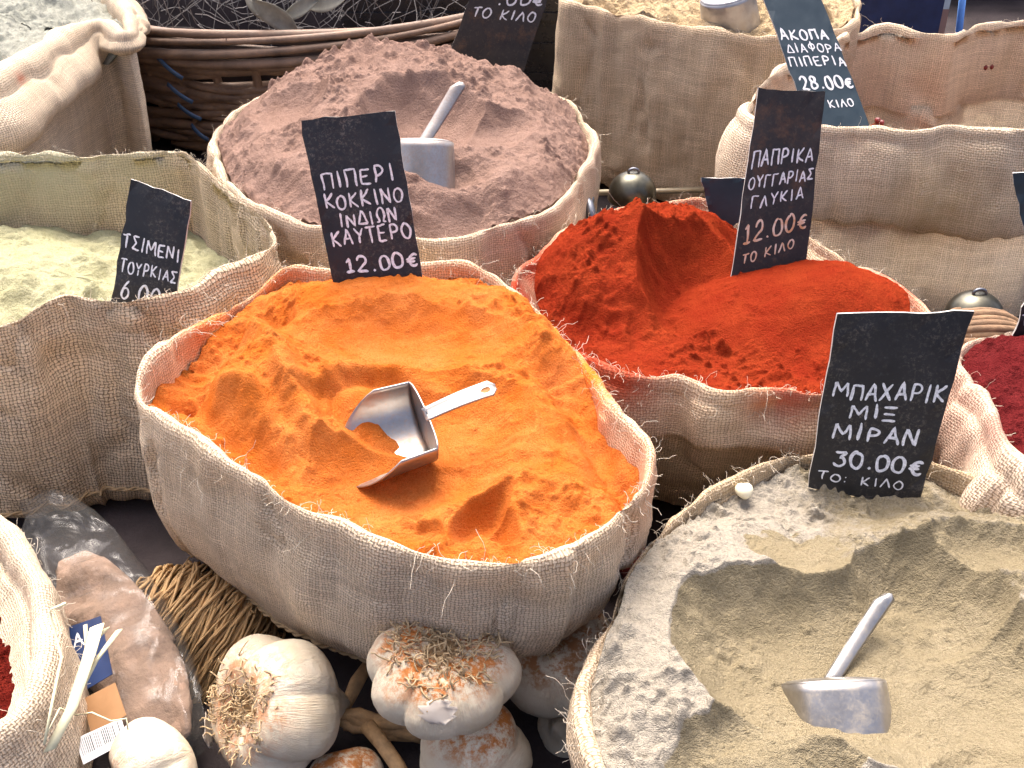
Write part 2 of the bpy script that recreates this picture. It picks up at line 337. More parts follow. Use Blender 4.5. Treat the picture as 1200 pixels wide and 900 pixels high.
s_rd = sack([(608, 322), (612, 350), (640, 385), (690, 420), (740, 438), (800, 442), (850, 455), (905, 452), (965, 455), (1040, 440), (1085, 405), (1088, 372), (1066, 345), (1030, 325), (990, 300), (940, 272), (880, 246), (820, 236), (760, 238), (700, 252), (645, 282)],
    .53, 'burlap sack of vivid red powder right of the orange one, hem dusted red', M['burlap_c'], rho=.008, base=.335, belly=.02, tuck=.80, power=1.2, shift=(0, .04), inner=.06, inslope=.75, cuff=.05, cuffout=.004, seed=8, folds=.006,
    stains_tints=[(665, 408, -.004, .05, (.46, .055, .018), 1.4), (622, 350, -.004, .05, (.46, .055, .018), 1.4), (730, 440, -.006, .03, (.46, .06, .02), 1.1), (620, 300, 0, .05, RD, .9), (640, 370, 0, .07, (.46, .06, .02), 1.), (700, 420, 0, .055, (.46, .06, .02), 1.), (925, 450, 0, .03, RD, .8), (900, 470, -.01, .02, (.66, .2, .08), .7), (1040, 340, 0, .05, RD, .7), (720, 250, 0, .035, RD, .6), (810, 240, 0, .03, RD, .5)], fibres=420, fibmat=M['fibre'])
s_br = sack([(250, 163), (258, 198), (292, 234), (340, 256), (400, 268), (470, 280), (540, 274), (600, 262), (648, 240), (682, 205), (695, 168), (688, 140), (668, 116), (640, 104), (600, 96), (540, 88), (440, 84), (340, 96), (285, 122)],
    .55, 'burlap sack heaped with dusty mauve brown powder before the wicker basket', M['burlap_b'], rho=.0085, base=.335, belly=.02, tuck=.82, inner=.06, seed=12, folds=.003, fibres=160,
    stains_tints=[(258, 150, 0, .05, (.42, .28, .22), .6), (680, 180, 0, .06, (.42, .28, .22), .6), (600, 255, -.005, .05, (.42, .28, .22), .45), (350, 250, 0, .06, (.42, .28, .22), .4)], seams=[((560, 268), .006, .003)])
s_le = sack([(322, 288), (318, 262), (285, 232), (250, 205), (212, 176), (140, 180), (60, 178), (0, 180), (-90, 190), (-160, 240), (-170, 310), (-120, 362), (-40, 376), (20, 366), (62, 350), (110, 350), (160, 352), (215, 340), (262, 318), (300, 304)],
    .55, 'burlap sack of pale green yellow powder left of the orange sack', M['burlap_open'], rho=.007, base=.335, belly=.04, tuck=.99, power=3, shift=(0, -.012), inner=.12, inslope=.03, seed=16, folds=.006, fibres=340, stains_tints=[(160, 520, -.1, .012, OR, .5), (60, 180, -.01, .09, (.56, .54, .38), .95), (-40, 184, -.01, .11, (.56, .54, .38), 1.), (150, 178, -.01, .06, (.56, .54, .38), .8)],
    seams=[((60, 350), .006, .004), ((212, 176), .005, .003)])
s_tc = sack([(662, 0), (700, 6), (760, 18), (820, 28), (880, 37), (940, 38), (985, 30), (1008, 14), (1000, -10), (960, -30), (880, -42), (780, -42), (690, -30)],
    .61, 'tall burlap sack of pale chips with a plain upright front at the back', M['burlap_c'], rho=.011, base=.345, belly=.015, tuck=.97, power=3, inner=.03, seed=21, folds=.004, fibres=90, seams=[((715, 8), .008, .004)])
s_tr = sack([(876, 128), (884, 104), (915, 80), (960, 58), (1002, 36), (1040, 30), (1075, 36), (1110, 38), (1150, 26), (1200, 22), (1270, 35), (1330, 70), (1345, 110), (1300, 140), (1240, 150), (1170, 152), (1100, 150), (1030, 150), (975, 146), (925, 146), (893, 142)],
    .60, 'open burlap sack at the back right with a broad turned down cuff', M['burlap_d'], rho=.009, base=.34, belly=.02, tuck=.93, power=2, inner=.11, inslope=.03, cuff=.105, cuffout=.014, seed=27, folds=.006, fibres=140,
    stains_tints=[(960, 250, 0, .022, (.5, .03, .015), .9), (975, 300, -.04, .03, (.5, .05, .02), .7), (1100, 260, -.09, .07, (.55, .36, .12), .5), (1040, 60, -.01, .05, (.62, .42, .14), .45), (1120, 70, -.01, .07, (.62, .42, .14), .45)], seams=[((1137, 32), .003, .003), ((1180, 152), .006, .003)])  # yellow entries paint a patch of sun and shade on the inner back wall
s_tl = sack([(148, 34), (147, 14), (138, -8), (110, -36), (20, -60), (-90, -50), (-170, -10), (-210, 60), (-160, 110), (-60, 98), (0, 74), (40, 54), (85, 30), (120, 24), (138, 32)],
    .60, 'burlap sack in the top left corner, hem rolled over in one thick fold', M['burlap_d'], rho=.016, hw=1., rhok=(-.66, -.52, 1.25, .7), base=.34, belly=.01, tuck=.93, power=3, inner=.07, crease=.002, cuff=.08, cuffout=.030, cuffk=(-.68, -.50, 1.25, .30), lump=.002, seed=33, folds=.002, fibres=140, stains_tints=[(8, 70, -.01, .006, (.6, .1, .03), .9), (28, 92, -.02, .008, (.6, .1, .03), .9)])
s_be = sack([(682, 830), (690, 782), (718, 712), (756, 650), (800, 596), (855, 554), (915, 532), (970, 526), (1030, 528), (1090, 538), (1150, 562), (1205, 592), (1265, 640), (1320, 720), (1340, 800), (1310, 890), (1230, 960), (1120, 1005), (980, 1020), (850, 1000), (750, 950), (700, 890)],
    .49, 'burlap sack of pale beige powder in the lower right front', M['burlap_a'], rho=.0078, base=.335, belly=.02, tuck=.84, power=1.4, shift=(.005, 0), inner=.06, seed=38, folds=.003, fibres=480, stains_tints=[(1060, 545, -.01, .12, (.40, .29, .15), .6), (860, 570, -.01, .08, (.44, .34, .2), .6)])
s_ma = sack([(1120, 420), (1130, 400), (1180, 385), (1260, 375), (1350, 395), (1410, 450), (1420, 520), (1380, 580), (1300, 600), (1240, 575), (1195, 530), (1165, 490), (1140, 452)],
    .52, 'burlap sack of dark maroon flakes at the right edge, cuff blushed pink', M['burlap_d'], rho=.011, base=.335, belly=.03, tuck=.86, inner=.05, cuff=.07, cuffout=.01, seed=42, folds=.008, fibres=160,
    stains_tints=[(1150, 470, -.02, .09, (.62, .30, .24), .55), (1160, 530, -.05, .03, (.62, .3, .12), .7), (1180, 500, 0, .03, (.4, .1, .08), .6)])
s_bl = sack([(-24, 588), (2, 606), (30, 660), (50, 720), (52, 770), (32, 815), (-8, 850), (-60, 880), (-160, 870), (-230, 800), (-230, 700), (-170, 620), (-80, 585)],
    .47, 'small burlap sack of dark red flakes in the lower left corner', M['burlap_d'], rho=.017, base=.335, belly=.05, tuck=.9, inner=.05, inslope=.9, seed=47, folds=.004, fibres=200, stains_tints=[])

def base_seam(s, row, label=None):
    P = s.S[row]; c3 = P.mean(0); out = (P - c3) / np.linalg.norm(P - c3, axis=1)[:, None]; Q = P + out * .0012; Q = np.vstack([Q, Q[:2]]); mb = MB(); k = np.arange(len(Q))
    for ph in (0, math.pi): mb.tube(Q + np.c_[0 * k, 0 * k, .0016 * np.sin(k * 1.3 + ph)] + np.vstack([out, out[:2]]) * (.0010 * np.cos(k * 1.3 + ph))[:, None], .0013, 5)
    mb.build('base_seam', M['seam'], s.o)
base_seam(s_or, -8); base_seam(s_le, -7)
# ------------------------------------------------------------------ the powders
class H:
    def __init__(s, P, z, seed):
        s.P = P; s.z0 = z; s.h = np.zeros(len(P)); q = np.c_[P, np.zeros(len(P))]; s.q = q; s.seed = seed; s.seed2 = 0
        s.x = P[:, 0] + .007 * fbm(q, .05, 3, seed=seed) + .0026 * fbm(q, .016, 2, seed=seed + 3); s.y = P[:, 1] + .007 * fbm(q, .05, 3, seed=seed + 50) + .0026 * fbm(q, .016, 2, seed=seed + 53)
    def qd(s, px, py, a, b, ang=0):
        c = W(px, py, s.z0); dx, dy = s.x - c[0], s.y - c[1]; t = math.radians(ang); u = (dx * math.cos(t) + dy * math.sin(t)) / a; v = (-dx * math.sin(t) + dy * math.cos(t)) / b
        return u, v
    def gauss(s, px, py, amp, a, b=None, ang=0):
        u, v = s.qd(px, py, a, b or a, ang); s.h += amp * np.exp(-u * u - v * v)
    def cut(s, px, py, floor, rise, a, b=None, ang=0, p=3, k=.004):
        "dig a scooped hollow; gives back how far outside it each point lies"
        u, v = s.qd(px, py, a, b or a, ang); f = floor + rise * np.hypot(u, v) ** p; f = np.minimum(f, floor + rise * 4); sd = f - s.h
        d_ = np.clip(.5 + .5 * (f - s.h) / k, 0, 1); s.h = f * (1 - d_) + s.h * d_ - k * d_ * (1 - d_); return sd
    def pile(s, px, py, top, fall, a, b=None, ang=0, p=1.3, k=.005):
        u, v = s.qd(px, py, a, b or a, ang); f = top - fall * np.hypot(u, v) ** p
        d_ = np.clip(.5 + .5 * (s.h - f) / k, 0, 1); s.h = f * (1 - d_) + s.h * d_ + k * d_ * (1 - d_)
    def path(s, pts, amp, wd):
        Q = [W(a, b, s.z0)[:2] for a, b in pts]; best = np.full(len(s.x), 9.)
        for A, B in zip(Q[:-1], Q[1:]):
            e = B - A; t = np.clip(((s.x - A[0]) * e[0] + (s.y - A[1]) * e[1]) / (e @ e), 0, 1); best = np.minimum(best, np.hypot(s.x - A[0] - t * e[0], s.y - A[1] - t * e[1]))
        s.h += amp * np.exp(-(best / wd) ** 2); return best
    def rough(s, amp=.004, clump=.0028, fine=.0011, cs=.010, crumb=.0075):
        q = s.q + s.seed2 * 7.3; s.seed2 += 1; s.h += amp * fbm(q, .045, 3, seed=s.seed + 7) + clump * np.maximum(0, fbm(q, cs, 2, .5, seed=s.seed + 17)) ** 1.3 * 1.4 * sstep(-.35, .35, fbm(q, .06, 2, seed=s.seed + 77)) + fine * fbm(q, .006, 2, seed=s.seed + 27) + crumb * np.maximum(0, fbm(q, .0062, 2, .5, seed=s.seed + 37) - .05) * sstep(-.4, .3, fbm(q, .04, 2, seed=s.seed + 87))

def heap(S, name, label, mat, fn, z, seed, cat, nr=150, nth=440, edge=.97, lowest=None):
    th = np.linspace(0, NR, nth, endpoint=False); C = np.stack([np.interp(th, np.arange(NR + 1), np.r_[S.C[:, j], S.C[:1, j]]) for j in range(3)], 1)
    rad = np.sqrt(np.linspace(0, 1, nr)) ** 1.25 * edge; rad[0] = .0005; S.hp = None
    P = (S.c[None, None] + (C[None, :, :2] - S.c) * rad[:, None, None]).reshape(-1, 2)
    h = H(P, z, seed); h.r = np.repeat(rad, nth); h.rimz = np.tile(C[:, 2], nr); extra = fn(h) or {}
    S.hp = np.c_[P, z + h.h]
    V = np.c_[P, z + h.h]; bot = np.c_[S.c + (P[-nth:] - S.c) * .86, np.full(nth, z - .055 if lowest is None else lowest)]; V = np.vstack([V, bot])
    Fc = grid(nth, nr + 1)
    Fc = [f[::-1] for f in Fc]
    extra = {k: np.r_[v, v[-nth:]] for k, v in extra.items()}
    return tag(mk(name, V, [f[::-1] for f in Fc], mat, attr=extra), label, cat, 'heaps of spice in the sacks')

M['orange'] = powder_mat('orange_powder', (.49, .128, .020), (.59, .20, .055), (.42, .094, .013))
M['red'] = powder_mat('red_powder', (.215, .024, .009), (.275, .042, .013), (.16, .013, .006), 380)
M['brown'] = powder_mat('mauve_brown_powder', (.24, .155, .122), (.29, .195, .158), (.175, .108, .083), 300, .0028)
M['beige'] = powder_mat('beige_powder', (.225, .188, .118), (.27, .228, .15), (.168, .137, .082), 320, .0026, crust=(.325, .292, .235))
M['green'] = powder_mat('green_yellow_powder', (.30, .295, .175), (.37, .36, .235), (.23, .22, .12), 200, .002)
M['maroon'] = powder_mat('maroon_flakes', (.095, .010, .011), (.14, .020, .020), (.05, .006, .007), 260, .003)
M['greygreen'] = powder_mat('grey_green_powder', (.24, .25, .21), (.31, .315, .27), (.18, .18, .15), 200, .002)
M['chips'] = powder_mat('pale_chips', (.36, .27, .16), (.45, .35, .22), (.26, .185, .10), 160, .003)
M['flakes'] = powder_mat('dark_red_flakes', (.075, .006, .005), (.12, .014, .009), (.03, .004, .004), 220, .004)

def f_or(h):
    h.h[:] = -.016 + .010 * (1 - h.r ** 2); h.gauss(440, 338, .006, .12, .03)
    h.gauss(380, 400, .020, .11, .09); h.gauss(420, 345, .008, .10, .03); h.gauss(640, 395, .022, .03, .055, 40); h.gauss(585, 360, .014, .035, .03)
    h.gauss(270, 455, .018, .05, .05); h.gauss(600, 490, .018, .05, .06)
    h.path([(650, 430), (690, 480), (722, 545)], -.020, .018); h.path([(212, 440), (250, 398), (310, 362)], -.032, .026); h.path([(218, 440), (245, 490), (300, 535)], -.016, .014)
    h.path([(300, 395), (330, 440), (345, 480), (385, 540)], .018, .011); h.path([(240, 450), (290, 470), (330, 520)], .010, .010)
    h.rough(.010, .0075, .0010, .013, .0055)
    h.cut(470, 398, -.018, .036, .112, .062, -8, 2.6, .0015); h.cut(505, 482, -.026, .036, .085, .068, -20, 2.8, .0015)
    h.pile(420, 468, .008, .034, .06, .05, 0, 1.3, .002); h.path([(350, 470), (400, 445), (460, 432), (520, 448)], .008, .009)
    h.cut(455, 550, -.030, .034, .085, .05, 12, 2.6, .0015); h.cut(566, 588, -.030, .03, .034, .016, 52, 2.6, .0015); h.cut(590, 600, -.032, .03, .016, .022, 20, 2.4, .0015); h.path([(600, 608), (618, 580), (630, 562)], .006, .008)
    h.rough(.003, .0022, .0006, .013, .003); h.h += .0006 * fbm(h.q, .010, 3, seed=5) + .0012 * np.maximum(0, fbm(h.q, .009, 2, seed=9)) * sstep(0, .5, fbm(h.q, .05, 2, seed=19))
heap(s_or, 'powder_heap', 'bright orange powder with a scooped hollow in the central sack', M['orange'], f_or, .548, 100, 'spice powder', 220, 900)
def f_rd(h):
    h.h[:] = -.030 + .014 * (1 - (h.r / .9) ** 2)
    h.pile(750, 305, .040, .06, .12, .10, 20, 1.5); h.gauss(680, 320, .018, .05); h.gauss(790, 255, .026, .05); h.gauss(835, 262, .012, .03); h.gauss(1045, 352, .012, .03)
    h.rough(.010, .0075, .0010, .014)
    h.cut(814, 338, -.036, .050, .050, .085, -18, 2.4, .0015)
    h.pile(975, 350, .026, .050, .13, .10, -12, 1.5, .002); h.gauss(880, 430, .008, .06, .02)
    h.path([(742, 280), (742, 315), (765, 372)], .006, .007); h.gauss(1000, 312, .008, .05, .02)
    h.rough(.004, .0030, .0006, .014, .004)
heap(s_rd, 'powder_heap', 'vivid red powder in two peaks either side of a leaning price card', M['red'], f_rd, .53, 200, 'spice powder', 200, 800, edge=.90)
def f_br(h):
    h.h[:] = -.014 + .082 * (1 - h.r ** 2.2); h.gauss(455, 105, .026, .14, .08); h.rough(.012, .012, .0012, .016)
    h.cut(335, 165, .020, .050, .055, .085, 10, 3.2, .0015); h.cut(500, 190, .010, .060, .080, .10, 0, 3.0, .0015); h.cut(425, 120, .052, .05, .06, .05, 0, 3, .0015); h.cut(592, 190, .022, .05, .045, .10, -38, 3, .0015); h.cut(545, 240, .014, .04, .05, .04, -20, 3, .0015)
    h.path([(490, 255), (560, 250), (640, 215)], .010, .016); h.path([(330, 215), (400, 245)], .008, .016)
    h.rough(.003, .0030, .0008, .014, .003)
heap(s_br, 'powder_heap', 'high rounded heap of mauve brown powder holding an upright scoop', M['brown'], f_br, .55, 300, 'spice powder', 190, 760)
def f_be(h):
    h.h[:] = -.018 + .018 * (1 - h.r ** 2); h.gauss(1010, 572, -.014, .11, .035); h.gauss(790, 730, .022, .10, .14); h.gauss(1180, 650, .020, .05); h.gauss(1190, 770, .018, .05); h.gauss(1090, 640, .010, .04)
    h.rough(.009, .0075, .0012, .012, .006)
    pre = h.h.copy()
    e = h.cut(1035, 778, -.033, .036, .126, .084, -10, 4.5, .001); h.cut(935, 630, -.006, .030, .058, .046, -12, 4.5, .001); h.cut(1165, 650, -.006, .03, .05, .035, 0, 3, .0015); h.cut(895, 915, -.014, .03, .07, .055, 20, 4.5, .001); h.cut(1150, 880, -.034, .04, .04, .07, -35, 3, .0015)
    h.cut(1085, 700, -.034, .03, .05, .05, 15, 3, .001)
    dug = pre - h.h; h.gauss(985, 874, .022, .050, .022, 5)
    h.path([(908, 592), (922, 612), (940, 632)], -.004, .004)
    h.rough(.004, .0040, .0008, .014, .0035)
    lip = np.exp(-((e - .006) / .005) ** 2) * (dug < .002)
    right = sstep(.245, .17, h.P[:, 0] + .06 * fbm(h.q, .05, 3, seed=44)); c = (1 - sstep(.001, .005, dug)) * (.30 + .72 * right)
    return {'crust': np.clip(np.maximum(c, .60 * lip), 0, 1)}
heap(s_be, 'powder_heap', 'pale beige powder with a dry crust and a deep brown scooped hollow', M['beige'], f_be, .49, 400, 'spice powder', 240, 900)
def f_le(h):
    h.h[:] = -.100 + .012 * (1 - h.r ** 2); h.gauss(20, 270, .03, .09); h.gauss(-60, 215, .025, .12); h.gauss(150, 330, .006, .06); h.rough(.012, .007, .0012, .024, .004)
    h.h += .004 * np.maximum(0, fbm(h.q, .018, 2, seed=3))
heap(s_le, 'powder_heap', 'lumpy pale green yellow powder around a small slanted price card', M['green'], f_le, .55, 500, 'spice powder', 130, 400, lowest=.42)
def f_ma(h): h.h[:] = -.010 + .035 * (1 - h.r ** 2); h.rough(.008, .006, .0024, .008)
heap(s_ma, 'flake_heap', 'dark maroon flakes filling the sack at the right edge', M['maroon'], f_ma, .52, 600, 'spice flakes', 130, 400)
def f_tl(h): h.h[:] = -.03 + .02 * (1 - h.r ** 2); h.rough(.016, .012, .003, .022)
heap(s_tl, 'powder_heap', 'rough grey green powder in the top left sack', M['greygreen'], f_tl, .60, 700, 'spice powder', 110, 320)
def f_tc(h): h.h[:] = -.012 + .02 * (1 - h.r ** 2); h.rough(.02, .02, .004, .022)
heap(s_tc, 'chip_heap', 'pale beige chips filling the tall sack at the back', M['chips'], f_tc, .61, 800, 'spice chips', 110, 360)
def f_bl(h): h.h[:] = -.042; h.rough(.01, .012, .004, .008)
heap(s_bl, 'flake_heap', 'dark red flakes inside the lower left corner sack', M['flakes'], f_bl, .47, 900, 'spice flakes', 120, 320, edge=.88)

# ------------------------------------------------------------------ the stall table
G = np.stack(np.meshgrid(np.linspace(-3, 3, 3), np.linspace(-.6, 4.2, 3), indexing='ij'), 2); G = np.concatenate([G, np.full(G.shape[:2] + (1,), .33)], 2)
mb = MB(); mb.box((-.03, .77, .346), np.eye(3), (.04, .06, .0155)); tag(mb.build('table_riser', M['table'], smooth=False), kind='structure')
mb = MB(); mb.box((0, 1.8, .315), np.eye(3), (3, 2.4, .015)); tag(mb.build('table', M['table'], smooth=False), kind='structure')

# ------------------------------------------------------------------ price cards and hand lettering
def arc(cx, cy, rx, ry, a0, a1, n=14):
    return [(cx + rx * math.cos(math.radians(a)), cy + ry * math.sin(math.radians(a))) for a in np.linspace(a0, a1, n)]
O_ = arc(.5, .5, .46, .5, 100, 460, 22)
GL = {'Π': [[(.05, 0), (.08, .97), (.9, 1), (.92, .02)]], 'Ι': [[(.5, 0), (.5, 1)]], 'Ε': [[(.9, 1), (.12, .97), (.1, .03), (.92, 0)], [(.1, .5), (.75, .52)]],
 'Ρ': [[(.12, 0), (.14, 1)], [(.14, .97)] + arc(.45, .73, .42, .26, 90, -90, 10) + [(.14, .47)]], 'Κ': [[(.12, 0), (.12, 1)], [(.9, .98), (.14, .45), (.92, 0)]],
 'Ο': [O_], 'Ν': [[(.08, 0), (.1, 1), (.88, .03), (.92, 1)]], 'Δ': [[(.0, .04), (.5, 1), (1, .03), (0, .04)]],
 'Ω': [[(.02, .02), (.34, .03)] + arc(.5, .6, .42, .4, 235, -55, 16) + [(.66, .03), (.98, .02)]], 'Α': [[(.03, 0), (.5, 1), (.97, 0)], [(.2, .36), (.82, .38)]],
 'Υ': [[(.05, 1), (.5, .48), (.95, 1)], [(.5, .48), (.48, 0)]], 'Τ': [[(0, .97), (1, 1)], [(.5, .98), (.48, 0)]], 'Γ': [[(.1, 0), (.12, .98), (.95, 1)]],
 'Σ': [[(.9, .98), (.1, .97), (.55, .52), (.06, .03), (.95, 0)]], 'Μ': [[(.02, 0), (.1, 1), (.5, .35), (.9, 1), (.98, 0)]], 'Λ': [[(.03, 0), (.5, 1), (.97, 0)]],
 'Ξ': [[(.05, .97), (.95, 1)], [(.12, .5), (.88, .52)], [(.03, .02), (.97, .04)]], 'Χ': [[(.05, 0), (.93, 1)], [(.08, 1), (.95, 0)]], 'Φ': [arc(.5, .56, .46, .3, 0, 360, 20), [(.5, 0), (.5, 1.08)]],
 '0': [O_], '1': [[(.25, .72), (.58, 1), (.56, 0)], [(.2, .0), (.9, .02)]], '2': [arc(.48, .7, .4, .3, 170, -35, 12) + [(.06, .03), (.98, .02)]], '3': [[(.1, .97), (.88, .98), (.42, .58)] + arc(.46, .3, .44, .3, 80, -160, 12)],
 '6': [[(.72, 1), (.3, .7)] + arc(.5, .3, .42, .3, 165, 525, 20)], '8': [arc(.5, .75, .36, .25, -90, 270, 16) + arc(.5, .26, .44, .26, 90, -270, 18)],
 '.': [[(.4, .04), (.55, .04), (.5, .1)]], ':': [[(.4, .12), (.55, .12)], [(.4, .7), (.55, .7)]], '€': [arc(.62, .42, .4, .36, 55, 305, 14), [(.02, .5), (.7, .52)], [(.02, .34), (.66, .36)]], ' ': []}
WID = {'Ι': .45, '.': .4, ':': .45, ' ': .6, '1': .8, 'Μ': 1.15, '€': 1.0}
class Card: pass
def card(corners, label, name='price_card', mat=None, th=.0022, bow=.0):
    "corners: top-left, top-right, bottom-right, bottom-left as (px, py, depth)"
    c = Card(); Q = np.array([U(*k) for k in corners]); c.Q = Q; n = np.cross(Q[1] - Q[3], Q[2] - Q[0]); n /= np.linalg.norm(n)
    if n @ (np.array([0, 0, 1]) - Q[0]) < 0: n = -n
    c.n = n; c.bow = bow; nu, nv = 9, 13
    c.at = lambda u, v, o=0: ((Q[0] * (1 - u) + Q[1] * u) * (1 - v) + (Q[3] * (1 - u) + Q[2] * u) * v) + n * (o + bow * 4 * v * (1 - v))
    c.o = thing('price_card', Q[2:].mean(0), label, 'price card', 'blackboard price cards stuck in the spices')
    Gd = np.array([[c.at(u, v) for v in np.linspace(0, 1, nv)] for u in np.linspace(0, 1, nu)])
    for q_ in (0, -1): Gd[q_] += rng.normal(0, .0005, (nv, 3)); Gd[:, q_] += rng.normal(0, .0005, (nu, 3))
    mb = MB(); mb.sheet(Gd, th)
    b = mb.build('board', mat or M['board'], c.o, smooth=False); b.data.materials.append(M['edge'])
    for p in b.data.polygons:
        if abs(p.normal @ Vector(n)) < .5: p.material_index = 1
    c.th = th; c.w = np.linalg.norm(Q[1] - Q[0]); c.h = np.linalg.norm(Q[3] - Q[0]); return c
def write(c, text, u0, u1, v, size, ink=None, slope=0, wt=.0009, jig=.05, skew=0):
    "one hand-written line: baseline at v (0 top, 1 bottom), height size, both as a share of the card"
    tot = sum(WID.get(ch, .9) + .28 for ch in text) - .28; sx = (u1 - u0) / tot; x = u0; mb = MB(); k = 0
    for ch in text:
        wd = WID.get(ch, .9); jx, jy, js = rng.normal(0, jig * .5), rng.normal(0, jig), 1 + rng.normal(0, jig)
        for st in GL[ch]:
            pts = np.array(st, float)
            if ch == 'Ι': pts[:, 0] += np.array([-.06, .06]) * rng.normal(0, 1)
            # resample and wobble
            L = np.r_[0, np.cumsum(np.linalg.norm(np.diff(pts, axis=0), axis=1))]; m = max(6, int(L[-1] * 9)); q = np.linspace(0, L[-1], m); pp = np.stack([np.interp(q, L, pts[:, j]) for j in (0, 1)], 1)
            wob = np.c_[fbm(np.c_[q * 1.7 + rng.random() * 90, q * 0, q * 0], 1, 2), fbm(np.c_[q * 1.7 + rng.random() * 90, q * 0 + 4, q * 0], 1, 2)] * .07; pp = pp + wob
            uu = x + (pp[:, 0] + jx + skew * pp[:, 1]) * wd * sx; vv = v - (pp[:, 1] * js + jy) * size + slope * (uu - .5)
            k += 1; P = np.array([c.at(a, b, c.th / 2 + .0003 + .00002 * k) for a, b in zip(uu, vv)]); T = np.gradient(P, axis=0); T /= np.linalg.norm(T, axis=1)[:, None] + 1e-12; S_ = np.cross(T, c.n)
            hw = wt * (1 + .3 * fbm(np.c_[q * 2.2, q * 0 + k, q * 0], 1, 2)); hw[0] *= .75; hw[-1] *= .65
            V = np.empty((2 * len(P) + 2, 3)); V[0:2 * len(P):2] = P + S_ * hw[:, None]; V[1:2 * len(P):2] = P - S_ * hw[:, None]; V[-2] = P[0] - T[0] * hw[0] * .9; V[-1] = P[-1] + T[-1] * hw[-1] * .9
            n2 = 2 * len(P); f = [(2 * i, 2 * i + 1, 2 * i + 3, 2 * i + 2) for i in range(len(P) - 1)] + [(n2, 1, 0), (n2 + 1, n2 - 2, n2 - 1)]
            mb.add(V, f)
        x += (wd + .28) * sx
    mb.build('lettering', ink or M['ink'], c.o, smooth=False)

c = card([(352, 141, .925), (463, 129, .925), (496, 326, .962), (392, 338, .962)], 'price card ΠΙΠΕΡΙ ΚΟΚΚΙΝΟ standing between the orange and brown powder', bow=.001)
write(c, 'ΠΙΠΕΡΙ', .10, .88, .405, .095); write(c, 'ΚΟΚΚΙΝΟ', .08, .93, .525, .085); write(c, 'ΙΝΔΙΩΝ', .20, .83, .635, .08); write(c, 'ΚΑΥΤΕΡΟ', .08, .95, .745, .09); write(c, '12.00€', .16, .985, .915, .095, wt=.0011)
c = card([(889, 104, .985), (967, 107, .985), (943, 318, 1.035), (852, 352, 1.035)], 'price card ΠΑΠΡΙΚΑ smeared with red dust, standing in the red powder', mat=M['board_dusty'])
write(c, 'ΠΑΠΡΙΚΑ', .06, .93, .365, .075, wt=.0008); write(c, 'ΟΥΓΓΑΡΙΑΣ', .06, .96, .47, .06, wt=.0007); write(c, 'ΓΛΥΚΙΑ', .13, .85, .565, .058, wt=.0007); write(c, '12.00€', .08, .96, .735, .09, M['ink_dusty'], wt=.001); write(c, 'ΤΟ ΚΙΛΟ', .12, .80, .835, .05, M['ink_dusty'], wt=.0007)
c = card([(980, 367, .790), (1139, 365, .790), (1076, 592, .842), (946, 572, .842)], 'largest price card ΜΠΑΧΑΡΙΚ standing at the back of the beige powder')
write(c, 'ΜΠΑΧΑΡΙΚ', .08, .97, .455, .085, wt=.0010); write(c, 'ΜΙΞ', .24, .62, .565, .075, wt=.0010); write(c, 'ΜΙΡΑΝ', .13, .84, .685, .085, wt=.0011); write(c, '30.00€', .18, .95, .84, .085, wt=.0012); write(c, 'ΤΟ: ΚΙΛΟ', .07, .82, .930, .045, wt=.0006)
c = card([(154, 210, .955), (225, 235, .945), (197, 405, .985), (124, 398, .99)], 'small slanted price card ΤΣΙΜΕΝΙ in the green yellow powder')
write(c, 'ΤΣΙΜΕΝΙ', .04, .97, .41, .085, wt=.0008, skew=-.1); write(c, 'ΤΟΥΡΚΙΑΣ', .06, .97, .56, .075, wt=.0007); write(c, '6.00€', .13, .95, .735, .11, wt=.0010)
c = card([(890, -14, 1.22), (957, -14, 1.22), (1020, 148, 1.205), (950, 152, 1.205)], 'tilted sky-tinted price card ΑΚΟΠΑ hanging over the open back sack', mat=M['skytint'])
write(c, 'ΑΚΟΠΑ', .05, .86, .375, .07, wt=.0010); write(c, 'ΔΙΑΦΟΡΑ', .08, 1.0, .465, .06, wt=.0007); write(c, 'ΠΙΠΕΡΙΑ', .05, .99, .56, .062, wt=.0008); write(c, '28.00€', .10, .98, .725, .09, wt=.0012); write(c, 'ΤΟ ΚΙΛΟ', .10, .86, .855, .055, wt=.0007)
c = card([(560, -28, 1.44), (650, -28, 1.44), (604, 112, 1.52), (512, 104, 1.52)], 'smudged price card leaning back behind the brown heap, top cut off', mat=M['board_dusty'])
write(c, '.00€', .38, .98, .235, .10, wt=.0013); write(c, 'ΤΟ ΚΙΛΟ', .10, .93, .355, .08, wt=.0010, slope=.03)
card([(822, 209, 1.13), (880, 208, 1.13), (880, 275, 1.15), (834, 270, 1.15)], 'small plain dark sky-tinted card half hidden behind the ΠΑΠΡΙΚΑ card', mat=M['skytint'])
c = card([(1186, 203, 1.02), (1290, 200, 1.00), (1300, 330, 1.05), (1216, 345, 1.06)], 'blank sky-tinted card at the right edge before the cuffed sack', mat=M['skytint'])
c = card([(1206, 335, .93), (1300, 335, .92), (1290, 430, .96), (1174, 432, .965)], 'black price card with a letter Τ at the edge of the maroon flakes')
write(c, 'Τ', .03, .13, .46, .12, wt=.0009)

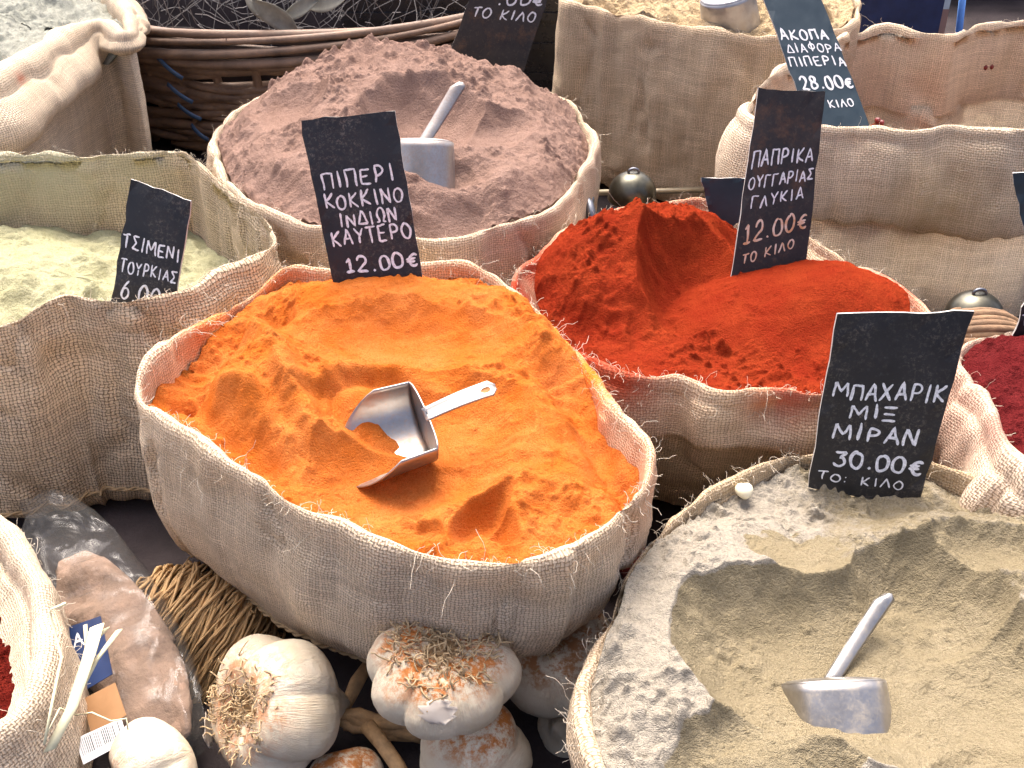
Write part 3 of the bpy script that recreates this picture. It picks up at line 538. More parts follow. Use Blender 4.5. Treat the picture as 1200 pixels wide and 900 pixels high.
# ------------------------------------------------------------------ metal scoops
def on_heap(S, px, py, lift=0):
    "the spot of a heap's surface that the photograph shows at a pixel"
    q = S.hp - np.array([0, 0, 1.]); r = ray(px, py); d_ = np.linalg.norm(np.cross(q, r / np.linalg.norm(r)), axis=1); k = np.where(d_ < .004)[0]
    if not len(k): k = [np.argmin(d_)]
    i = min(k, key=lambda a: np.linalg.norm(q[a])); return S.hp[i] + np.array([0, 0, lift])
def scoop(loc, fwd, up, label, mat, s=1.0, R=.030, ln=.066, hl=.075, bend=.35, sq=1.0, cutk=.78, hyaw=0., cute=1.7):
    f = np.array(fwd, float); f /= np.linalg.norm(f); u = np.array(up, float); u = u - f * (u @ f); u /= np.linalg.norm(u); r = np.cross(f, u); loc = np.array(loc, float)
    Wp = lambda x, y, z: loc + s * (f * x + r * y + u * z)
    o = thing('metal_scoop', loc, label, 'scoop', 'metal scoops in the spices')
    na, nl = 25, 16; Gd = np.zeros((na, nl, 3))
    for i, a in enumerate(np.linspace(-97, 97, na)):
        t = math.radians(a); y = R * np.sign(t) * abs(math.sin(t)) ** sq * 1.08; z = -R * np.sign(math.cos(t)) * abs(math.cos(t)) ** sq
        end = ln * (1.0 - cutk * (abs(a) / 97) ** cute)
        for j, q in enumerate(np.linspace(0, 1, nl)):
            x = end * q; k = 1 + .14 * x / ln; Gd[i, j] = Wp(x, y * k, z * k if z < 0 else z)
    mb = MB(); mb.sheet(Gd, .0012 * s); mb.build('trough', mat, o)
    mb = MB(); Bk = np.zeros((na, 9, 3))
    for i, a in enumerate(np.linspace(-97, 97, na)):
        t = math.radians(a)
        for j, q in enumerate(np.linspace(.02, 1, 9)): Bk[i, j] = Wp(-.0035 * math.sqrt(max(0, 1 - q ** 2)) , R * np.sign(t) * abs(math.sin(t)) ** sq * 1.08 * q, (-R * np.sign(math.cos(t)) * abs(math.cos(t)) ** sq) * q + .003 * (1 - q))
    mb.sheet(Bk, .0012 * s); mb.build('back_plate', mat, o)
    mb = MB(); nh = 15; Hd = np.zeros((nh, 7, 3)); hole = []
    for i, q in enumerate(np.linspace(0, 1, nh)):
        x = -.001 - hl * q * math.cos(bend); z = .001 + hl * q * math.sin(bend) + .002 * math.sin(q * math.pi)
        w_ = (.0068 + .0012 * q) * (math.sqrt(max(.0, 1 - max(0, (q - .93) / .07) ** 2)) * .7 + .3 if q > .93 else 1)
        for j, y in enumerate(np.linspace(-1, 1, 7)): Hd[i, j] = Wp(x + math.sin(bend) * .0016 * y * y, w_ * y + hyaw * hl * q, z + .0016 * y * y)
    mb.sheet(Hd, .0016 * s); hd = mb.build('handle', mat, o)
    mb = MB(); q = .87; cx, cz = -hl * q * math.cos(bend), .001 + hl * q * math.sin(bend) + .002 * math.sin(q * math.pi) + .0012; e1 = np.array([-math.cos(bend), 0, math.sin(bend)])
    V = [Wp(*(np.array([cx, hyaw * hl * q, cz]) + e1 * .0042 * math.cos(t) + np.array([0, .0026 * math.sin(t), 0]))) for t in np.linspace(0, 2 * math.pi, 18, endpoint=False)]
    V2 = [np.array(v) - s * u * .0008 for v in V]; mb.add(np.vstack([V, V2]), [tuple(range(18))] + [(i, (i + 1) % 18, 18 + (i + 1) % 18, 18 + i) for i in range(18)]); mb.build('hanging_hole', M['hole'], hd)
    return o
M['hole'] = plain('hole_shadow', (.30, .12, .04), .9)
scoop(on_heap(s_or, 498, 528, .034), (-.93, -.34, -.10), (-.26, -.36, .90), 'metal scoop lying in the orange powder with its mouth to the left', M['alu_orange'], .88, R=.034, ln=.078, bend=.16, hl=.062, cutk=.62, cute=1.5)
scoop(on_heap(s_br, 497, 174, .010), (-.02, -.44, -.88), (.06, .85, -.42), 'metal scoop standing upright in the brown heap', M['alu_brown'], .95, R=.029, ln=.095, bend=.22, hl=.066, sq=.85, cutk=.3, hyaw=.55)
scoop(on_heap(s_be, 976, 794, .000), (.04, -.75, -.65), (.04, .66, -.74), 'metal scoop standing in the hollow of the beige powder', M['alu_beige'], .84, R=.036, ln=.10, bend=.18, hl=.066, sq=.85, cutk=.3, hyaw=.85)
scoop(W(852, -6, .640), (.22, .10, -.90), (.0, .8, -.3), 'metal scoop in the pale chips, cut off by the top edge', M['alu'], 1.1, cutk=.3)

# ------------------------------------------------------------------ garlic
def garlic_mat(name, dust, amount, purple=.12):
    t = NT(name); co_ = t.coord(); n = t.noise(38, 5, .65); n2 = t.noise(16, 4, .6)
    wv = t.n("Attribute", attribute_name="merid").outputs["Fac"]; cx = t.n("CombineXYZ"); t.l(t.math('MULTIPLY', wv, 14), cx.inputs[0]); t.l(t.attr("lat").outputs["Fac"], cx.inputs[1]); st = t.noise(3.0, 4, .7, cx.outputs[0])
    c = t.mix(t.rng(n, .3, .7), (.64, .525, .36), (.78, .695, .53)); c = t.mix(t.rng(n2, .48, .72, 0, purple), c, (.50, .36, .42)); c = t.mix(t.rng(st, .45, .68, 0, .7), c, (.66, .54, .38))
    k = t.math('MULTIPLY', t.attr("dust").outputs["Fac"], t.rng(t.noise(110, 7, .8), .44, .58)); c = t.mix(t.math('MULTIPLY', k, amount, clamp=True), c, dust)
    h = t.math('ADD', t.math('MULTIPLY', st, 1.3), t.math('MULTIPLY', n, .6)); t.set(Base_Color=c, Roughness=.52, Normal=t.bump(h, .7, .0022)); t.b.inputs["Subsurface Weight"].default_value = .12; t.b.inputs["Subsurface Radius"].default_value = (.006, .004, .003)
    return t.m
M['garlic'] = garlic_mat('garlic_skin', (.60, .24, .08), .8); M['garlic_dusty'] = garlic_mat('garlic_skin_dusted', (.52, .18, .035), 1.4); M['garlic_dirty'] = garlic_mat('garlic_skin_brown', (.44, .20, .075), 1.3, .2)
M['root'] = plain('garlic_root', (.46, .33, .18), .9, var=.35, nscale=300); M['rootplate'] = plain('root_plate', (.36, .23, .11), .95, var=.4, nscale=150, bump=.003, bscale=350); M['stalk'] = plain('dry_stalk', (.45, .27, .12), .8, var=.45, nscale=60, bump=.001, bscale=300)
def garlic(c, R, axis, label, mat, n=7, lobe=.07, seed=1, roots=90, flat=.82, dust_up=True, flakes=3, tail=.55, plate=1.0):
    ax = np.array(axis, float); ax /= np.linalg.norm(ax); e = np.cross(ax, (0.3, .1, .9)); e /= np.linalg.norm(e); g = np.cross(ax, e); c = np.array(c, float)
    nt_, np_ = 120, 64; V = []; ME = []; LA = []; ph0 = seed * 1.3
    th = np.linspace(0, 2 * math.pi, nt_, endpoint=False); 
    def surf(f, th, lift=0):
        lob = np.abs(np.cos(n * .5 * (th + ph0 + .25 * math.sin(seed)))) ** .75 - .7; amp = 1 + .45 * np.sin(th * 2 + seed)
        r = R * (1 + lobe * lob * amp * np.sin(f) ** 1.2 * 1.4) + lift; rad = r * np.sin(f) ** .86; hh = R * flat * (np.cos(f) - .34 * np.exp(-(f / .42) ** 2) ) 
        hh = hh - R * tail * np.exp(-((math.pi - f) / .28) ** 2) + (lift * np.cos(f))
        p = c + np.outer(rad * np.cos(th), e) + np.outer(rad * np.sin(th), g) + np.outer(np.broadcast_to(hh, th.shape), ax); return p
    for j, f in enumerate(np.linspace(.03, math.pi - .03, np_)):
        V.append(surf(f, th)); ME.append(th); LA.append(np.full(nt_, f))
    V = np.vstack(V); dn = (V - c) / R; V = V + dn * (R * (.05 * fbm(V + seed, R * .8, 3, seed=seed) + .012 * fbm(V, R * .12, 3, seed=seed + 2)))[:, None]
    la = np.concatenate(LA); dst = np.clip(sstep(1.35, .45, la + .35 * fbm(V, R * .35, 3, seed=seed + 9)) + (.9 * sstep(.35, .9, dn[:, 2]) if dust_up else 0), 0, 1)
    mm = np.concatenate(ME)
    fc = [q[::-1] for q in grid(nt_, np_)] + [tuple(range(nt_)), tuple(range((np_ - 1) * nt_, np_ * nt_))[::-1]]
    o = mk('garlic_bulb', V, fc, mat, attr={'merid': np.cos(mm) * 1.7 + np.sin(mm * 2), 'lat': la, 'dust': dst}); tag(o, label, 'garlic', 'garlic bulbs piled before the orange sack')
    r_ = np.random.default_rng(seed)
    if roots:
        mb = MB(); k = 40; Pp = [c + ax * R * flat * .66]
        for rr in (.16, .3, .42): Pp += [c + ax * R * flat * (.68 - .10 * rr + .05 * r_.random()) + R * rr * (1 + .12 * r_.normal()) * (math.cos(t) * e + math.sin(t) * g) for t in np.linspace(0, 6.283, k, endpoint=False)]
        Pp += [c + ax * R * flat * .45 + R * .47 * (math.cos(t) * e + math.sin(t) * g) for t in np.linspace(0, 6.283, k, endpoint=False)]
        fcs = [(0, 1 + i, 1 + (i + 1) % k) for i in range(k)]
        for q in range(3): fcs += [(1 + q * k + i, 1 + (q + 1) * k + i, 1 + (q + 1) * k + (i + 1) % k, 1 + q * k + (i + 1) % k) for i in range(k)]
        mb.add(Pp, fcs); mb.build('root_plate', M['rootplate'], o)
        mb = MB()
        for i in range(roots):
            t = r_.uniform(0, 6.283); q = R * .52 * plate * math.sqrt(r_.random()); p = c + ax * R * flat * .66 + q * (math.cos(t) * e + math.sin(t) * g); pts = [p]; vel = ax * .9 + (math.cos(t) * e + math.sin(t) * g) * r_.uniform(-.3, 1.0) + r_.normal(0, .5, 3); L_ = R * r_.uniform(.10, .40)
            for _ in range(6):
                vel = vel + r_.normal(0, .55, 3) - ax * .14; vel /= np.linalg.norm(vel); pts.append(pts[-1] + vel * L_ / 6)
            mb.tube(pts, np.linspace(.0008, .0004, 7) * (R / .045), 4)
        mb.build('root_tuft', M['root'], o)
    for i in range(flakes):
        t0 = r_.uniform(0, 6.283); f0 = r_.uniform(.8, 1.6); a = 9; Gd = np.zeros((a, a, 3))
        for x in range(a):
            for y in range(a):
                k = (y / (a - 1)); Gd[x, y] = surf(f0 + .40 * (x / (a - 1) - .5) + .015 * math.sin(y * 2.1 + i), np.array([t0 + .5 * (k - .5) * (.2 + .8 * math.sin(math.pi * (.08 + .84 * x / (a - 1)))) * (1 + .25 * math.sin(x * 2.3 + 1.7 * i)) + .015 * math.sin(x * 1.7 + i)]), R * (.055 + .06 * k ** 3))[0]
        mb = MB(); mb.sheet(Gd, .0004); mb.build('skin_flake', M['papery'], o)
    return o
t = NT('papery_skin'); c = t.mix(t.rng(t.noise(90, 4, .6), .3, .7), (.58, .51, .42), (.68, .62, .54)); t.set(Base_Color=c, Roughness=.5); tr = t.n("BsdfTranslucent"); tr.inputs[0].default_value = (.8, .74, .7, 1); mx = t.n("MixShader"); mx.inputs[0].default_value = .4
t.l(t.b.outputs[0], mx.inputs[1]); t.l(tr.outputs[0], mx.inputs[2]); t.l(mx.outputs[0], t.out.inputs[0]); M['papery'] = t.m
garlic(U(322, 828, .765), .049, (-.60, -.50, .55), 'white garlic bulb with its pale root tuft turned to the left', M['garlic'], 5, .17, 2, 520, flakes=1, dust_up=False, plate=1.2)
garlic(U(519, 782, .715), .049, (.05, -.10, 1), 'cream garlic bulb with roots on top, dusted orange, below the central sack', M['garlic_dusty'], 8, .08, 5, 520, flat=.58, flakes=1, plate=1.35)
garlic(U(650, 766, .800), .045, (-.1, -.25, .9), 'brown dusted garlic bulb beside the beige sack', M['garlic_dirty'], 6, .06, 8, 160, flat=1.05, flakes=1)
garlic(U(556, 886, .76), .039, (.1, .9, -.2), 'smooth garlic bulb lying below the orange dusted one', M['garlic_dusty'], 5, .12, 11, 0, flakes=0, tail=.1)
garlic(U(178, 905, .72), .033, (-.75, -.5, .0), 'round white garlic bulb at the bottom by the plastic bag', M['garlic'], 6, .13, 14, 200, flakes=0, tail=.02, dust_up=False)
garlic(U(405, 915, .77), .028, (-.2, .7, .4), 'small tan garlic bulb at the bottom edge, mostly cut off', M['garlic_dusty'], 6, .05, 17, 0, flakes=0, tail=.1)
garlic(U(668, 852, .82), .024, (.3, .5, -.6), 'small purple tinged garlic bulb low against the beige sack', M['garlic_dirty'], 5, .08, 20, 0, flakes=1, dust_up=False)
garlic(U(470, 920, .86), .040, (.1, .7, .3), 'shadowed garlic bulb deep in the pile between two stalks', M['garlic_dirty'], 6, .06, 23, 0, flakes=0)
mb = MB()
for k in range(9):
    a = U(395 + k * 4, 838 + 6 * (k % 3), .80); b = U(440 + 6 * k, 845 + 5 * (k % 4), .80); c_ = U(520 + 4 * (k % 5), 855 + 3 * k, .83); mb.tube([a, (a + b) / 2 + rng.normal(0, .002, 3), b, (b + c_) / 2 + rng.normal(0, .002, 3), c_], [.004, .005, .0055, .005, .003], 7)
tag(mb.build('garlic_stalk', M['stalk']), 'bundle of split dry garlic stalk stained orange between the bulbs', 'stalk')
mb = MB(); mb.tube([U(430, 850, .785), U(448, 872, .775), U(466, 898, .765), U(480, 925, .76)], [.006, .0055, .0055, .005], 9); tag(mb.build('garlic_stalk', M['stalk']), 'single thick dry stalk running down to the bottom edge', 'stalk')
mb = MB(); mb.tube([U(437, 770, .85), U(418, 800, .83), U(402, 835, .81)], [.004, .006, .004], 8); tag(mb.build('garlic_stalk', M['stalk']), 'short orange brown stalk under the left side of the dusted bulb', 'stalk')

# ------------------------------------------------------------------ raffia, plastic bag, straw, tin
M['raffia'] = plain('raffia', (.44, .275, .12), .75, var=.5, nscale=25, bump=.0006, bscale=500); M['raffia_pale'] = plain('straw', (.72, .66, .42), .6, var=.2, nscale=60)
rc = U(236, 752, .90); mb = MB()
rt = thing('raffia_bundle', rc - np.array([0, 0, .06]), 'brown ball of tied raffia between the plastic bag and garlic', 'raffia')
hx = np.array([.86, -.18, -.48]); hx /= np.linalg.norm(hx); hy = np.cross(hx, (0, 1, 0)); hy /= np.linalg.norm(hy); hz = np.cross(hx, hy)
for i in range(380):
    o_ = rng.uniform(-1, 1); rad_ = .058 * math.sqrt(1 - (o_ * .93) ** 2) * rng.uniform(.86, 1.06); tl = rng.normal(0, .16); a0 = rng.uniform(0, 6.28); sp = rng.uniform(2.0, 5.5); pts = []
    for q in np.linspace(0, 1, 16):
        a = a0 + sp * q; pts.append(rc + hx * (.062 * o_ + .02 * tl * math.sin(a) + .006 * math.sin(a * 2 + i)) + rad_ * (math.cos(a) * hy * 1.05 + math.sin(a) * hz))
    mb.tube(np.array(pts) + rng.normal(0, .0006, (16, 3)), rng.uniform(.0008, .0017) * np.r_[.4, np.ones(14), .3], 4)
mb.build('strands', M['raffia'], rt)
mb = MB()
for i in range(26):
    a = rng.uniform(0, 6.28); p = rc + rng.uniform(-.05, .05) * hx + .056 * (math.cos(a) * hy + math.sin(a) * hz); v_ = rng.normal(0, 1, 3); pts = [p]
    for _ in range(7): v_ = v_ + rng.normal(0, .4, 3); v_ /= np.linalg.norm(v_); pts.append(pts[-1] + v_ * .011)
    mb.tube(pts, .0007, 4)
mb.build('stray_strands', M['raffia'], rt)

t = NT('clear_plastic'); gl = t.n("BsdfGlossy"); gl.inputs["Roughness"].default_value = .22; gl.inputs[0].default_value = (1, 1, 1, 1); tp = t.n("BsdfTransparent"); tp.inputs[0].default_value = (.90, .90, .90, 1)
fr = t.n("Fresnel"); fr.inputs[0].default_value = 1.5; bmp = t.bump(t.noise(30, 2, .5, dist=1.0), .35, .004); t.l(bmp, gl.inputs["Normal"]); t.l(bmp, fr.inputs["Normal"]); mx = t.n("MixShader"); t.l(t.math('MULTIPLY_ADD', fr.outputs[0], .5, .012, clamp=True), mx.inputs[0]); t.l(tp.outputs[0], mx.inputs[1]); t.l(gl.outputs[0], mx.inputs[2]); t.l(mx.outputs[0], t.out.inputs[0]); M['plastic'] = t.m
t = NT('bluish_plastic'); t.set(Base_Color=(.012, .022, .045), Roughness=.28, Alpha=.45); t.b.inputs['Specular IOR Level'].default_value = .6; t.set(Normal=t.bump(t.noise(40, 3, .6, dist=1.5), .5, .006)); M['plastic_blue'] = t.m
t = NT('clear_film'); t.set(Base_Color=(.10, .098, .092), Roughness=.14, Alpha=.20); t.b.inputs['Specular IOR Level'].default_value = .55; t.set(Normal=t.bump(t.noise(26, 2, .5, dist=2.0), .35, .008)); M['film'] = t.m
def pillow(A, B, width, thick, side, n=40, m=40, seed=0, crump=.004, f=1.0):
    "a closed bag between the ends A and B, lying with its width along side"
    A, B = np.array(A), np.array(B); L = B - A; nn = np.cross(L, side); nn /= np.linalg.norm(nn); sd = np.cross(nn, L); sd /= np.linalg.norm(sd); V = []
    for j in range(m):
        v = j / (m - 1); k = max(.02, math.sin(math.pi * min(max(v, .012), .988)) ** .35)
        for i in range(n):
            a = 2 * math.pi * i / n; x = math.cos(a); y = math.sin(a); V.append(A + L * v + sd * width * f * k * np.sign(x) * abs(x) ** .8 + nn * thick * f * k * y)
    V = np.array(V); V += nn * (crump * fbm(V, .03, 3, seed=seed, ridge=True))[:, None]; return V, grid(n, m) + [tuple(range(n))[::-1], tuple(range((m - 1) * n, m * n))]
A, B = U(48, 590, .95), U(222, 890, .76); V, fc = pillow(A, B, .044, .020, (1, 0, .25), seed=4, crump=.014)
bgo = thing('plastic_bag', (A + B) / 2 - np.array([0, 0, .05]), 'long clear plastic bag of tan goods with a blue label, behind the corner sack', 'plastic bag')
mk('film', V, fc, M['film'], bgo)
A2, B2 = A * .72 + B * .28, A * .04 + B * .96; V, fc = pillow(A2, B2, .034, .012, (1, 0, .25), seed=9, crump=.012)
M['tan_goods'] = plain('tan_contents', (.26, .175, .125), .9, var=.35, nscale=40, bump=.004, bscale=90); mk('contents', V, fc, M['tan_goods'], bgo)
M['blue_label'] = plain('blue_label', (.012, .028, .09), .4, var=.3); M['label_white'] = plain('label_white', (.75, .75, .76), .5, var=.05); M['label_black'] = plain('label_black', (.02, .02, .02), .5); M['label_orange'] = plain('label_orange', (.30, .16, .07), .5)
def quadcard(pts, name, mat, parent, th=.0006):
    class K: pass
    k = K(); Q = np.array([U(*p) for p in pts]); n = np.cross(Q[1] - Q[3], Q[2] - Q[0]); n /= np.linalg.norm(n)
    if n @ (np.array([0, 0, 1]) - Q[0]) < 0: n = -n
    k.n = n; k.th = th; k.at = lambda u, v, o=0: ((Q[0] * (1 - u) + Q[1] * u) * (1 - v) + (Q[3] * (1 - u) + Q[2] * u) * v) + n * o
    mb = MB(); mb.sheet([[k.at(u, v) for v in np.linspace(0, 1, 5)] for u in np.linspace(0, 1, 5)], th); k.o = mb.build(name, mat, parent, smooth=False); return k
k = quadcard([(80, 735, .79), (118, 722, .79), (132, 790, .765), (90, 815, .765)], 'blue_label', M['blue_label'], bgo); write(k, 'ΑΥ', .1, .8, .36, .2, M['label_white'], wt=.0007)
k2 = quadcard([(96, 820, .75), (135, 800, .75), (148, 838, .735), (108, 862, .735)], 'orange_print', M['label_orange'], bgo)
k3 = quadcard([(88, 866, .725), (142, 842, .725), (150, 868, .715), (98, 896, .715)], 'barcode_label', M['label_white'], bgo); mb = MB()
for i in range(22):
    u = .06 + .04 * i; wd = rng.choice([.008, .014, .02]); mb.add([k3.at(u, .08, .0005), k3.at(u + wd, .08, .0005), k3.at(u + wd, .72, .0005), k3.at(u, .72, .0005)], [(0, 1, 2, 3)])
mb.build('bars', M['label_black'], k3.o, smooth=False)
# pale straw ends
mb = MB()
def blade(pts, w0, side=(1, .2, .3)):
    P = np.array(pts); n = len(P); sd = np.array(side) / np.linalg.norm(side); ws = w0 * np.linspace(.8, 1, n); G = np.stack([P - sd * ws[:, None], P + np.array([0, -.001, .001]), P + sd * ws[:, None]], 1); mb.sheet(G, .0007)
blade([U(58, 880, .655), U(84, 830, .665), U(104, 770, .685), U(114, 733, .705)], .0048); blade([U(100, 790, .705), U(108, 755, .705), U(125, 736, .705)], .0022); blade([U(84, 830, .666), U(112, 775, .69), U(140, 738, .70)], .0024); blade([U(100, 780, .71), U(102, 760, .71), U(100, 732, .71)], .0012)
tag(mb.build('straw_stalk', M['raffia_pale']), 'pale split straw stalk sticking up in front of the plastic bag', 'straw')
mb = MB(); mb.tube([U(52, 872, .655), U(60, 830, .66), U(72, 770, .68), U(58, 718, .705), U(60, 714, .705), U(77, 707, .705)], [.0009, .0009, .0009, .0008, .0007, .0012], 5); tag(mb.build('straw_stalk', M['raffia_pale']), 'thin bent straw strand hanging over the corner sack hem', 'straw')
mb = MB(); mb.tube([U(55, 860, .66), U(70, 830, .67), U(90, 838, .71), U(108, 835, .70), U(130, 845, .70), U(148, 842, .70), U(150, 855, .7)], .0006, 4); tag(mb.build('straw_stalk', M['raffia_pale']), 'fine curling straw thread above the barcode label', 'straw')
# teal tin in the corner
M['teal'] = plain('teal_paint', (.16, .42, .46), .35, var=.2); tn = U(40, 915, .735); mb = MB(); V = []; prof = [(.0, .012), (.022, .012), (.027, .010), (.030, .004), (.030, 0), (.029, -.004), (.030, -.008), (.030, -.05), (.028, -.055), (0, -.055)]
ax = np.array([.45, -.1, .9]); ax /= np.linalg.norm(ax); e = np.cross(ax, (0, 1, 0)); e /= np.linalg.norm(e); g = np.cross(ax, e)
for r_, h_ in prof: V += [tn + ax * h_ + max(r_, .0003) * (math.cos(a) * e + math.sin(a) * g) for a in np.linspace(0, 6.283, 36, endpoint=False)]
mb.add(V, grid(36, len(prof))); tag(mb.build('tin_can', M['teal']), 'pale teal tin lid in the bottom left corner', 'tin')

# ------------------------------------------------------------------ the wicker basket and dry herbs
M['wicker'] = plain('wicker', (.19, .118, .076), .65, var=.45, nscale=22, bump=.0015, bscale=160); M['twig'] = plain('dry_twig', (.13, .12, .115), .9, var=.4); M['leaf'] = plain('dry_leaf', (.20, .19, .15), .8, var=.3, nscale=60)
bc = np.array([-.36, 2.00, .33]); bk = thing('wicker_basket', bc, 'dark woven wicker basket of dried herbs behind the brown sack', 'basket')
mb = MB()
for i in range(64):
    a0 = rng.uniform(160, 300); sp = rng.uniform(60, 130); lay = rng.random(); z = .345 + .175 * lay; r0 = rng.uniform(.006, .0095); pts = []
    for q in np.linspace(0, 1, 26):
        a = math.radians(a0 + sp * q); k = (.90 + .12 * (z - .33) / .25) + .018 * math.sin(q * sp / 14 * math.pi + i * math.pi); pts.append([bc[0] + .40 * k * math.cos(a), bc[1] + .34 * k * math.sin(a), z + .010 * math.sin(q * 5 + i) + .018 * (q - .5) * (1 if i % 2 else -1)])
    mb.tube(pts, r0 * np.r_[.5, np.linspace(1.1, .8, 24), .4], 8)
mb.build('weave', M['wicker'], bk); mb = MB()
for i in range(8):
    pts = []
    for q in np.linspace(0, 1, 90):
        a = math.radians(150 + 240 * q); b = q * 5 + i * 2 * math.pi / 8; pts.append([bc[0] + (.412 + .010 * math.cos(b)) * math.cos(a), bc[1] + (.352 + .012 * math.cos(b)) * math.sin(a), .522 + .024 * math.sin(b)])
    mb.tube(pts, 0.0066 * (1 + .25 * np.sin(np.arange(90) * .13 + i * 2)), 8)
mb.build('rim', M['wicker'], bk); mb = MB()
for i in range(26):
    a = math.radians(150 + 240 * i / 25); mb.tube([[bc[0] + .40 * (.88 + .12 * q) * math.cos(a), bc[1] + .34 * (.88 + .12 * q) * math.sin(a), .335 + .19 * q] for q in np.linspace(0, 1, 6)], .007, 7)
mb.build('stakes', M['wicker'], bk); mb = MB(); V = []
for q in np.linspace(0, 1, 5): V += [[bc[0] + .375 * (.88 + .12 * q) * math.cos(a), bc[1] + .315 * (.88 + .12 * q) * math.sin(a), .336 + .16 * q] for a in np.linspace(0, 6.283, 48, endpoint=False)]
mb.add(V, grid(48, 5) + [tuple(range(48))]); mb.build('gap_shade', M['table'], bk)  # dark inner sheet stands in for the shade between the rods
mb = MB()
for i in range(420):
    p = np.array([bc[0] + rng.uniform(-.33, .36), bc[1] + rng.uniform(-.27, .25), .48 + rng.uniform(0, .06)]); d_ = np.array([rng.normal(0, .6), rng.normal(-.2, .5), rng.uniform(.1, 1.1)]); d_ /= np.linalg.norm(d_); L_ = rng.uniform(.05, .15); pts = [p]
    for _ in range(4): d_ = d_ + rng.normal(0, .22, 3); d_ /= np.linalg.norm(d_); pts.append(pts[-1] + d_ * L_ / 4)
    mb.tube(pts, rng.uniform(.0004, .0009), 4, False)
o = mb.build('dried_herbs', M['twig']); tag(o, 'tangle of grey dried herb twigs filling the wicker basket', 'dried herbs', kind='stuff')
def leaf(c, d_, sd, L_, w_, label):
    d_ = np.array(d_, float); d_ /= np.linalg.norm(d_); sd = np.array(sd, float); sd /= np.linalg.norm(sd); n = np.cross(d_, sd); G = np.array([[np.array(c) + d_ * L_ * (q - .5) + sd * w_ * x * math.sin(math.pi * min(.985, max(.03, q))) ** .8 + n * (.12 * L_ * q * q + .25 * w_ * x * x) for x in np.linspace(-1, 1, 7)] for q in np.linspace(0, 1, 11)]); mb = MB(); mb.sheet(G, .0006); tag(mb.build('dried_leaf', M['leaf']), label, 'leaf', 'dried leaves lying on the basket herbs')
leaf(Y(322, 18, 1.68), (.5, .3, -.5), (.7, .2, .5), .085, .016, 'long grey dried leaf with its tip over the basket rim'); leaf(Y(352, 10, 1.70), (.8, .2, .3), (.2, .3, .8), .06, .015, 'broad dried leaf standing on edge right of the long leaf'); leaf(Y(385, 2, 1.72), (.9, 0, .2), (.1, .4, .9), .07, .016, 'rightmost pale dried leaf at the top of the herbs'); leaf(Y(300, 6, 1.72), (-.4, .2, .6), (.7, .2, .2), .06, .012, 'small dark dried leaf left of the others')
M['gap_black'] = plain('gap_black', (.012, .012, .014), .3)
t = NT('blue_glint'); t.set(Base_Color=(.07, .13, .25), Roughness=.15); M['glint'] = t.m; mb = MB()  # blue glints on the basket side, modelled as coloured strips
for (xa, ya, xb, yb) in ((184, 66, 214, 92), (196, 98, 226, 120), (208, 122, 236, 140), (224, 146, 244, 164)):
    a, b = Y(xa, ya, 1.672), Y(xb, yb, 1.66); sd = np.cross(b - a, (0, 1, .3)); sd = sd / np.linalg.norm(sd) * .0038; mb.sheet([[a * (1 - q) + b * q + sd * w_ + np.array([0, -.006 * math.sin(q * math.pi), 0]) for w_ in (-1, 0, 1)] for q in np.linspace(0, 1, 8)], .0008)
tag(mb.build('glint_strips', M['glint']), 'blue strips standing in for glints slanting across the dark side of the basket', 'glint')

# ------------------------------------------------------------------ metal bits between the sacks
t = NT('dark_bronze'); n = t.noise(50, 5, .6); t.set(Base_Color=t.mix(t.rng(n, .3, .7), (.05, .048, .036), (.12, .115, .09)), Metallic=.9, Roughness=t.rng(n, .3, .7, .25, .42)); M['bronze'] = t.m
M['steel'] = plain('dark_steel', (.16, .17, .19), .35, metal=.9, var=.3); M['brass'] = plain('brass_strip', (.42, .36, .25), .4, metal=.6)
def bell(c, R, label):
    c = np.array(c); o = thing('metal_bell', c - np.array([0, 0, R]), label, 'bell', 'dark metal bells between the sacks'); prof = [(math.sin(a), math.cos(a) * .92) for a in np.linspace(.02, 1.7, 16)] + [(1.03, -.22), (1.02, -.30), (.92, -.33), (.6, -.45), (.02, -.5)]
    V = []
    for r_, h_ in prof: V += [c + R * np.array([r_ * math.cos(a), r_ * math.sin(a), h_]) for a in np.linspace(0, 6.283, 40, endpoint=False)]
    mb = MB(); mb.add(V, grid(40, len(prof))); mb.build('dome', M['bronze'], o); mb = MB(); mb.tube([c + R * np.array([.22 * math.cos(a), 0, .92 + .16 * math.sin(a)]) for a in np.linspace(-.6, 3.74, 12)], R * .06, 6); mb.build('loop', M['steel'], o)
bell(U(741, 226, 1.25), .027, 'dark bronze bell at the foot of the tall back sack'); bell(U(1141, 371, 1.00), .026, 'dark bronze bell above the brown rope ball at right')
mb = MB(); mb.tube([U(675, 190, 1.27), U(688, 205, 1.25), U(692, 235, 1.22), U(680, 268, 1.2), U(668, 285, 1.2)], .005, 8); mb.tube([U(676, 222, 1.22), U(690, 240, 1.2), U(697, 265, 1.19)], .006, 8); tag(mb.build('metal_hook', M['steel']), 'dark curved metal hook beside the brown sack', 'hook')
mb = MB(); mb.tube([Y(690, 226, 1.44), Y(770, 224, 1.44), Y(900, 220, 1.44)], .0045, 8); tag(mb.build('metal_rod', M['brass']), 'thin brass rod along the foot of the tall back sack', 'rod')
M['rope'] = plain('brown_rope', (.20, .12, .065), .9, var=.4, nscale=80, bump=.0015, bscale=300); mb = MB(); rc = U(1146, 398, .985)
for i in range(16):
    pts = []
    for q in np.linspace(0, 1, 28):
        a = q * 6.283; p = np.array([math.cos(a), math.sin(a) * math.cos(i * .2), math.sin(a) * math.sin(i * .2)]); pts.append(rc + .03 * (1 + .03 * (i % 3)) * (p * np.array([1.25, 1, .85])))
    mb.tube(pts, .0042, 6)
